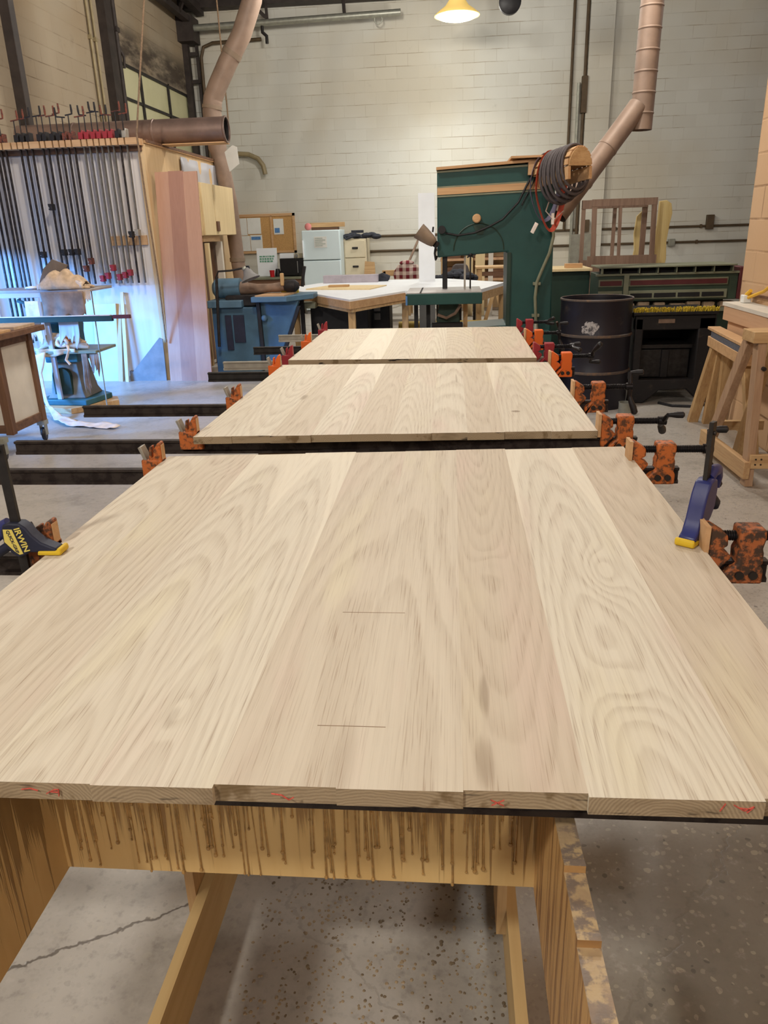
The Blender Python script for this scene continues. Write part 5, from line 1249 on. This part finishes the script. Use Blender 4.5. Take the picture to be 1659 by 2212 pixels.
part('trunnion_motor', MB().box(-.16,.09,6.26,6.34,.632,.715), MAT['blackiron'], t, bevel=.01)
part('lead', MB().tube([(-.11,6.25,.78),(-.04,6.24,.755),(.03,6.24,.79),(.07,6.25,.85)],.012,8), MAT['cloth_brown'], t)
for x in (-.29,-.19): part('table_prop', MB().box(x-.016,x+.016,6.40,6.45,.0,.87), MAT['black'], t, smooth=False)
part('wood_prop', MB().box(.095,.13,6.40,6.45,.63,.87), MAT['pine_z'], t, smooth=False)
# flexible conduit clipped down the column
part('flex_conduit', MB().tube([(.79,6.47,1.45),(.80,6.46,1.34),(.775,6.46,1.22),(.725,6.46,1.10),(.685,6.46,1.0),(.675,6.46,.88),(.685,6.46,.74),(.69,6.47,.66)], .013, 10), MAT['trim_grey'], t)
mb = MB()
for z in (.985,.735): mb.box(.655,.715,6.455,6.5,z-.012,z+.012)
part('conduit_clip', mb, MAT['trim_grey'], t, bevel=.003)
part('conduit_fitting', MB().lathe([(0,0),(.05,0),(.05,.03),(.025,.05),(.018,.10),(0,.10)], (.69,6.47,.57), 14), MAT['galv'], t)
part('power_lead', MB().tube([(.64,6.485,1.83),(.58,6.48,1.72),(.52,6.48,1.60),(.40,6.48,1.48),(.30,6.48,1.43),(.18,6.48,1.385),(.05,6.485,1.37),(-.05,6.49,1.39)], .008, 8), MAT['black'], t)
part('power_lead', MB().tube([(.67,6.485,1.83),(.61,6.48,1.70),(.545,6.48,1.58)], .005, 8), MAT['black'], t)
# shaded lamp on the bandsaw's left side
t = thing('bandsaw_lamp', 'work lamp with a pale conical shade on the left side of the bandsaw', 'lamp', (-.2,6.45,1.35))
part('lamp_shade', MB().lathe([(.062,0),(.064,.0),(.058,.05),(.045,.12),(.034,.155),(.028,.16),(.03,.12),(.055,.01)], (-.262,6.44,1.415), 26, (.78,0,-.62)), MAT['duct_flex'], t)
part('socket', MB().cyl((-.135,6.44,1.315),(-.115,6.45,1.30),.026,n=16), MAT['black'], t)
part('bracket_arm', MB().tube([(-.125,6.45,1.30),(-.135,6.46,1.24),(-.128,6.48,1.19),(-.118,6.5,1.215)], .009, 8), MAT['steel_dark'], t)
part('switch', MB().cyl((-.15,6.44,1.40),(-.145,6.44,1.44),.007,n=8), MAT['black'], t)

# wooden half-round hanger with belts and hoses
ax = Vector((.21,-.51,.04)).normalized(); sx = Vector((ax.y*-1, ax.x, 0)).normalized(); up = Vector((0,0,1))
HB = Vector((.70,6.47,1.775))          # rear end of the hanger
def H(a, s, z): return HB + ax*a + sx*s + up*z
t = thing('belt_hanger', 'half-round wooden hanger on the bandsaw top holding belts and hoses', 'hanger', HB)
for k in (.01, .52):
    prof = [(.088*math.cos(a), .10*math.sin(a)*1.2) for a in [PI*i/12 for i in range(13)]]
    mb = MB(); vs = [H(k, s, z) for s, z in prof] + [H(k+.02, s, z) for s, z in prof]; n = len(prof)
    mb.add(vs, [tuple(range(n)), tuple(range(n,2*n))[::-1]] + [(i,(i+1) % n,n+(i+1) % n,n+i) for i in range(n)])
    part('half_round_end', mb, MAT['pine'], t, smooth=False)
for i in range(7):
    a = PI*(i+.5)/7; c = math.cos(a); s_ = math.sin(a)
    mb = MB().beam(H(0, .094*c, .125*s_), H(.53, .094*c, .125*s_), .010, .040, up*c - sx*s_*.75 if abs(c) > .3 else sx)
    part('slat', mb, MAT['tan_x'], t, smooth=False)
mb = MB(); mb.beam(H(.10,.085,-.045), H(.54,.085,-.045), .02, .085); mb.beam(H(.10,-.085,-.045), H(.54,-.085,-.045), .02, .085)
part('side_board', mb, MAT['tan_x'], t, smooth=False)
part('mounting_block', MB().box(.585,.68,6.43,6.49,1.79,1.885), MAT['tan_x'], t, bevel=.003)
part('base_plank', MB().box(.45,.72,6.40,6.9,1.91,1.925), MAT['tan_x'], t, smooth=False)
def loop(k, rs, ztop, zbot, skew=0.0, n=28, lean=0.0):
    zc, rz_ = (ztop+zbot)/2, (ztop-zbot)/2
    return [H(k + lean*(math.sin(a)-1)*-.5, rs*math.cos(a)*(1 if math.sin(a) > 0 else 1+skew*math.sin(a)), zc + rz_*math.sin(a)) for a in [2*PI*i/n for i in range(n)]]
for i, (k, rs, zb, lab) in enumerate(((.17,.128,-.21,'dark coiled hose nearest the bandsaw on the hanger'),(.235,.126,-.225,'second dark coil on the hanger'),(.30,.130,-.215,'third dark coil on the hanger'),(.365,.124,-.195,'fourth dark coil on the hanger'),(.43,.122,-.18,'dark coil hung at the very front of the hanger'))):
    mb = MB().tube(loop(k, rs, .152, zb, 0, 36, .05), .011, 10, closed=True); mb.tube(loop(k+.024, rs*.92, .150, zb+.03, 0, 36, .05), .010, 10, closed=True)
    solo('coiled_belt', lab, 'belt', mb, MAT['hose'], HB, 'dark coils on the belt hanger', angle=70)
solo('sanding_belt', 'orange-red sanding belt hanging longest from the half-round hanger', 'belt', MB().tube(loop(.095,.120,.152,-.40,.35,36,.06), .02, 10, closed=True, flat=(.024,.004)), MAT['belt_red'], HB, 'flat belts on the belt hanger', angle=70)
solo('sanding_belt', 'violet-grey flat belt hanging at the rear of the half-round hanger', 'belt', MB().tube(loop(.03,.125,.152,-.32,.2,36,.02), .02, 10, closed=True, flat=(.024,.004)), MAT['belt_violet'], HB, 'flat belts on the belt hanger', angle=70)
mb = MB().tube([H(.18,-.03,-.18),H(.16,-.05,-.26),H(.2,0,-.33),H(.25,.05,-.27)],.010,8,flat=(.014,.003)); mb.beam(H(.12,-.10,-.34),H(.10,-.13,-.41),.05,.004,sx); mb.beam(H(.2,-.01,-.28),H(.2,-.01,-.36),.04,.004,sx)
solo('strap_end', 'pale webbing strap with tags dangling below the dark coils', 'strap', mb, MAT['sheet_tan'], HB)

# dust ducts at the right
t = thing('dust_duct', 'brown spiral dust duct hanging straight down from the roof, open below', 'duct', (1.62,7.35,2.16))
p0, p1 = Vector((1.655,7.35,CZ)), Vector((1.60,7.35,2.16)); d = p1-p0
pr = [(.092,0)]; Ld = d.length; z = .05
while z < Ld-.02:
    pr += [(.092,z),(.0965,z+.006),(.0965,z+.012),(.092,z+.018)]; z += .155
pr += [(.092,Ld),(.088,Ld),(.088,Ld-.4)]
part('pipe', MB().lathe(pr, p0, 28, d), MAT['duct'], t)
part('mouth_shade', MB().lathe([(0,Ld-.42),(.087,Ld-.42),(.087,Ld-.02),(.086,Ld-.02),(.086,Ld-.40),(0,Ld-.40)], p0, 24, d), MAT['dark_inside'], t)  # dark plug standing in for the shade up inside the open duct
t = thing('branch_duct', 'brown branch duct slanting from the hanging duct down to the bandsaw', 'duct', (1.1,7.2,1.6))
q0, q1 = Vector((1.56,7.33,2.34)), Vector((.90,7.05,1.50)); d = q1-q0; Ld = d.length
part('pipe', MB().lathe([(.085,0),(.085,Ld*.36),(.089,Ld*.37),(.089,Ld*.385),(.085,Ld*.39),(.085,Ld*.66),(.089,Ld*.67),(.089,Ld*.69),(.083,Ld*.70),(.083,Ld)], q0, 26, d), MAT['duct'], t)

# ------------------------------------------------------------------ drum
cx, cy = 1.168, 6.46
t = thing('steel_drum', 'open black steel drum with two rusty hoops and a white scuffed patch', 'drum', (cx,cy,0))
R = .283
part('shell', MB().lathe([(0,.02),(R-.006,.02),(R,.0),(R,.275),(R+.008,.29),(R+.008,.305),(R,.32),(R,.565),(R+.008,.58),(R+.008,.595),(R,.61),(R-.002,.84),(R+.004,.855),(R+.004,.868),(R-.008,.868),(R-.010,.84),(R-.012,.05),(0,.05)], (cx,cy,0), 48), MAT['drum'], t)
for z in (.285,.575): part('hoop', MB().lathe([(R+.002,z),(R+.012,z+.006),(R+.012,z+.020),(R+.002,z+.028)], (cx,cy,0), 48), MAT['drum_rust'], t)
part('rim', MB().lathe([(R-.009,.856),(R-.006,.868),(R,.872),(R+.006,.868),(R+.006,.857)], (cx,cy,0), 48), MAT['drum_rust'], t)
def patch(u, v):
    a = math.radians(-122 + 28*u); wob = .012*mnoise.noise(Vector((u*5,v*5,1)))
    z = .605 + .105*v + wob; a2 = a + wob*1.5
    return (cx+(R+.0025)*math.cos(a2), cy+(R+.0025)*math.sin(a2), z)
mb = MB()
base = MB().grid(patch, 22, 16); mb.v = base.v
for f in base.f:
    c = sum((base.v[i] for i in f), Vector())/4
    u = (math.degrees(math.atan2(c.y-cy, c.x-cx))+122)/28; v = (c.z-.605)/.105
    if ((u-.5)/.5)**2 + ((v-.5)/.5)**2 + .55*mnoise.noise(Vector((u*4,v*4,9))) < .86: mb.f.append(f); mb.mi.append(0)
part('worn_sticker', mb, worn('scuffed_white_sticker',(176,172,172),(70,68,72),.52,46,.6), t, label='scuffed white patch', recalc=False)

# ------------------------------------------------------------------ black cast-iron machine base with a yellow bristle edge
t = thing('iron_machine_base', 'black cast-iron machine base with a yellow bristled top edge', 'machine', (1.82,6.75,0))
m = MAT['blackiron']
part('back_panel', MB().box(1.52,2.10,6.95,7.0,.08,.70), MAT['black'], t)
mb = MB().prism([(1.47,.0),(1.60,.0),(1.72,.105),(1.94,.115),(2.06,.0),(2.15,.0),(2.13,.20),(1.49,.20)],'Y',6.45,6.52); part('arched_foot', mb, m, t, bevel=.01)
for x0, x1 in ((1.485,1.555),(1.985,2.125)): part('side_post', MB().box(x0,x1,6.45,7.0,.18,.70), m, t, bevel=.012)
part('top_rail', MB().box(1.485,2.12,6.45,6.52,.60,.72), m, t, bevel=.01)
part('inner_shelf', MB().box(1.55,1.99,6.55,6.95,.44,.47), MAT['steel_dark'], t)
part('inner_door', MB().box(1.57,1.97,6.56,6.59,.20,.43), MAT['steel_dark'], t, bevel=.006)
part('door_bar', MB().box(1.74,1.80,6.54,6.56,.20,.43), m, t, bevel=.004)
part('table', MB().box(1.46,2.125,6.42,7.0,.72,.745), MAT['black'], t, bevel=.004)
part('name_plate', MB().box(1.665,1.795,6.443,6.45,.655,.688), MAT['cloth_brown'], t, bevel=.002)
mb = MB(); r7 = random.Random(6)
for k in range(300):
    x = 1.465+.655*r7.random(); y = 6.425+.06*r7.random(); h = .022+.018*r7.random()
    mb.beam((x,y,.744),(x+r7.uniform(-.01,.01),y-r7.uniform(0,.015),.744+h),.006,.006)
part('bristle_edge', mb, MAT['fringe'], t, label='yellow bristles', kind='stuff', smooth=False)
solo('floor_cable', 'black cable looped on the floor in front of the iron machine base', 'cable', MB().tube([(1.72,6.42,.01),(1.80,6.30,.01),(1.95,6.27,.01),(2.12,6.36,.012),(2.28,6.55,.012),(2.34,6.8,.02)], .012, 8), MAT['black'], (1.9,6.3,0))
solo('tin_can', 'dull metal can on the floor at the foot of the drum', 'can', MB().lathe([(0,0),(.05,0),(.052,.004),(.05,.10),(.053,.106),(.047,.106),(.046,.01),(0,.01)], (1.36,6.02,0), 20), MAT['galv'], (1.36,6.02,0))

# ------------------------------------------------------------------ long green jointing machine
t = thing('long_green_machine', 'long low green machine with a ribbed bed and maroon stripe', 'machine', (2.0,7.7,0))
part('base', MB().box(1.40,2.68,7.55,8.1,.0,.66), MAT['green_deep'], t, bevel=.01)
part('upper_body', MB().box(1.36,2.62,7.52,7.95,.735,.985), MAT['green_grey'], t, bevel=.006)
part('lower_sill', MB().box(1.40,2.70,7.50,7.56,.63,.66), MAT['trim_grey'], t, bevel=.003)
mb = MB(); r8 = random.Random(9)
for k in range(7): x = 1.6+.15*k; mb.box(x,x+.10+.04*r8.random(),7.56,7.66,.66,.70+.03*r8.random())
part('dusty_gap_fill', mb, MAT['cloth_tan'], t, bevel=.01)
for k in range(8): part('rib', MB().box(1.385+.166*k,1.395+.166*k,7.48,7.56,.985,1.035), MAT['trim_grey'], t, smooth=False)
part('bed_top', MB().box(1.36,2.58,7.46,7.95,1.035,1.050), MAT['trim_grey'], t, bevel=.003)
part('bed_bottom', MB().box(1.34,2.62,7.50,7.56,.965,.985), MAT['trim_grey'], t, bevel=.003)
part('bed_back', MB().box(1.38,2.56,7.56,7.60,.985,1.035), MAT['dark_inside'], t, smooth=False)
for x0, x1 in ((1.365,1.585),(1.64,2.53)):
    p = part('stripe_frame', MB().box(x0,x1,7.508,7.52,.868,.935), MAT['trim_grey'], t, bevel=.002)
    part('maroon_stripe', MB().box(x0+.012,x1-.012,7.502,7.508,.880,.922), MAT['maroon'], p, smooth=False)
    q = part('slot_frame', MB().box(x0,x1,7.508,7.52,.752,.830), MAT['trim_grey'], t, bevel=.002)
    n = 2 if x0 < 1.5 else 4; w_ = (x1-x0-.03)/n
    for k in range(n): part('slot', MB().box(x0+.02+w_*k,x0+w_*(k+1),7.503,7.508,.768,.806), MAT['dark_inside'], q, smooth=False)
part('upright', MB().box(1.59,1.635,7.49,7.52,.735,.975), MAT['trim_grey'], t, smooth=False)
part('end_cap', MB().box(2.62,2.69,7.5,7.95,.735,1.02), MAT['maroon'], t, bevel=.006)
part('neck', MB().box(1.55,2.55,7.65,7.95,.66,.735), MAT['green_deep'], t)
t = thing('green_chest', 'plain dark green chest with a light board on top, left of the drum', 'chest', (1.2,8.2,0))
part('case', MB().box(.95,1.385,8.12,8.7,0,.985), MAT['green_deep'], t, bevel=.008)
part('lid_board', MB().box(.94,1.40,8.08,8.72,.985,1.012), MAT['pale_z'], t, bevel=.003)
solo('wood_block', 'small wood block lying on the green chest', 'block', MB().box(1.15,1.32,8.2,8.3,1.012,1.055), MAT['tan_x'], (1.2,8.1,1.012), bevel=.004)
solo('tie_rod', 'thin dark rod slanting to the floor between bandsaw and drum', 'rod', MB().cyl((.93,7.0,.62),(1.18,7.3,.02),.011,n=8), MAT['brown_x'], (1.1,7.2,.02))

# old window sash, live-edge slab
t = thing('window_sash', 'old brown window sash frame standing behind the green machine', 'window frame', (2.08,10.0,0))
for x0, x1 in ((1.70,1.755),(2.015,2.05),(2.40,2.455)): part('stile', MB().prism([(x0,1.0),(x1,1.0),(x1-.02,1.70),(x0-.02,1.70)],'Y',9.98,10.02), MAT['sash'], t, smooth=False)
part('rail', MB().box(1.68,2.44,9.975,10.025,1.62,1.70), MAT['sash'], t, smooth=False)
part('rail', MB().box(1.66,2.48,9.975,10.025,.88,1.055), MAT['sash'], t, smooth=False)
part('sill', MB().box(1.64,2.5,9.93,10.05,.84,.88), MAT['sash'], t, smooth=False)
for x in (1.70,2.42): part('leg', MB().box(x-.03,x+.03,9.98,10.02,0,.84), MAT['sash'], t, smooth=False)
t = thing('window_sash', 'second brown sash frame half hidden behind the first one', 'window frame', (2.0,10.25,0))
for x0, x1 in ((1.60,1.645),(1.98,2.02),(2.33,2.39)): part('stile', MB().box(x0,x1,10.23,10.27,.0,1.70), MAT['sash'], t, smooth=False)
part('rail', MB().box(1.60,2.39,10.22,10.28,1.60,1.70), MAT['sash'], t, smooth=False)
part('rail', MB().box(1.60,2.39,10.22,10.28,.85,1.0), MAT['sash'], t, smooth=False)
edge = [(2.50,0),(2.66,0),(2.655,.5),(2.60,.75),(2.635,1.0),(2.62,1.2),(2.64,1.4),(2.66,1.52),(2.64,1.63),(2.58,1.67),(2.50,1.66),(2.49,1.3),(2.50,.7)]
solo('live_edge_slab', 'yellowish live-edge slab standing right of the window sash', 'slab', MB().prism(edge,'Y',10.12,10.17), MAT['slab'], (2.58,10.15,0), 'live-edge slabs by the sash', bevel=.006)
edge = [(2.30,0),(2.43,0),(2.43,1.55),(2.38,1.57),(2.31,1.50),(2.29,1.3),(2.31,1.1),(2.28,.9),(2.30,.4)]
solo('live_edge_slab', 'shorter live-edge slab showing through the window sash', 'slab', MB().prism(edge,'Y',10.42,10.46), MAT['slab'], (2.36,10.42,0), 'live-edge slabs by the sash', bevel=.006)
solo('pale_panel', 'pale panel standing on the floor behind the sash frames', 'board', MB().box(1.65,2.0,11.4,11.43,0,1.30), MAT['galv'], (1.8,11.4,0), smooth=False)

# ------------------------------------------------------------------ right edge: shelf, cord, sawhorses
t = thing('wall_shelf', 'boxy plywood shelf fixed to the peach block wall', 'shelf', (1.96,5.2,.66))
part('top', MB().box(1.875,2.04,4.2,5.62,.868,.892), MAT['white_warm'], t, smooth=False)
part('apron', MB().box(1.88,2.04,4.2,5.60,.775,.868), MAT['peach'], t, smooth=False)
part('lower_apron', MB().box(1.905,2.04,4.2,5.56,.672,.775), MAT['peach'], t, smooth=False)
part('back_strip', MB().box(2.02,2.04,4.2,5.55,.935,.950), MAT['brown_x'], t, smooth=False)
t = thing('extension_cord', 'yellow extension cord with a white plug hanging down the block wall', 'cord', (2.0,5.3,.9))
part('cable', MB().tube([(2.0,4.55,1.55),(2.0,4.72,1.36),(2.005,4.9,1.20),(2.01,5.05,1.08),(2.0,5.25,.985),(1.99,5.45,.935),(1.985,5.50,.92)], .0105, 10), MAT['cord_yellow'], t)
part('plug', MB().box(1.955,2.01,5.47,5.53,.893,.945), MAT['plastic_white'], t, bevel=.006)
part('plug_guard', MB().cyl((1.985,5.49,.945),(1.99,5.45,.975),.018,.012,12), MAT['cord_yellow'], t)
# near sawhorse: end trestle seen at the frame edge, beam running off to the right
near_m = wood('near_horse_stud', (186,154,124), (160,126,98), 'Z', 1, .65)  # slightly darker, less yellow wood for the near sawhorse legs
t = thing('sawhorse', 'nearer wooden sawhorse at the right edge, its post with a bolt', 'sawhorse', (1.72,4.55,0), 'wooden sawhorses at the right')
part('leg', MB().beam((1.675,4.27,.0),(1.655,4.30,.80),.075,.045,(1,0,0)), near_m, t, bevel=.003)
part('leg', MB().beam((1.655,4.93,.03),(1.645,4.42,.80),.075,.045,(1,0,0)), near_m, t, bevel=.003)
part('leg', MB().beam((1.80,4.80,.03),(1.78,4.45,.80),.07,.045,(1,0,0)), MAT['pine_z'], t, bevel=.003)
part('leg', MB().beam((2.60,4.27,.0),(2.62,4.30,.80),.075,.045,(1,0,0)) if False else MB().beam((1.86,4.28,.0),(1.84,4.31,.80),.06,.045,(1,0,0)), MAT['pine_z'], t, bevel=.003)
part('foot_rail', MB().beam((1.648,4.22,.10),(1.635,4.98,.10),.035,.10,(0,0,1)), MAT['pine_y'], t, bevel=.003)
part('cross_rail', MB().box(1.66,1.98,4.225,4.255,.11,.19), MAT['pine'], t, bevel=.003)
part('cross_rail', MB().box(1.67,1.98,4.90,4.94,.16,.22), MAT['pine'], t, bevel=.003)
part('beam', MB().box(1.60,2.0,4.25,4.42,.80,.86), MAT['pine'], t, bevel=.003)
part('bolt', MB().cyl((1.672,4.235,.665),(1.672,4.30,.665),.011,n=10), MAT['steel_dark'], t)
mb = MB()
for z in (.135,.165):
    for x in (1.69,1.72): mb.cyl((x,4.222,z),(x,4.226,z),.005,n=8)
part('screw_heads', mb, MAT['screwhead'], t)
# farther sawhorse: beam along y with a grey carpet strip, yellowish legs
t = thing('sawhorse', 'farther sawhorse with a grey carpet strip along its top and yellow legs', 'sawhorse', (1.84,5.2,0), 'wooden sawhorses at the right')
part('beam', MB().beam((1.865,5.70,.615),(1.80,4.82,.615),.075,.07,(0,0,1)), MAT['tan_x'], t, bevel=.004)
part('carpet_strip', MB().beam((1.862,5.64,.67),(1.803,4.88,.67),.07,.045,(0,0,1)), paint('grey_carpet',(92,92,100),.95,0,.2,90,.3,200), t, bevel=.004)
part('top_strip', MB().beam((1.868,5.72,.703),(1.80,4.80,.703),.085,.02,(0,0,1)), MAT['tan_x'], t, bevel=.003)
for a, b in (((1.815,5.80,.0),(1.87,5.62,.60)),((1.905,5.74,.0),(1.905,5.60,.60)),((1.96,5.64,.0),(1.93,5.56,.60)),((1.86,4.7,.0),(1.83,4.9,.60))):
    part('leg', MB().beam(a,b,.05,.07,(1,0,0)), MAT['pine_z'], t, bevel=.003)
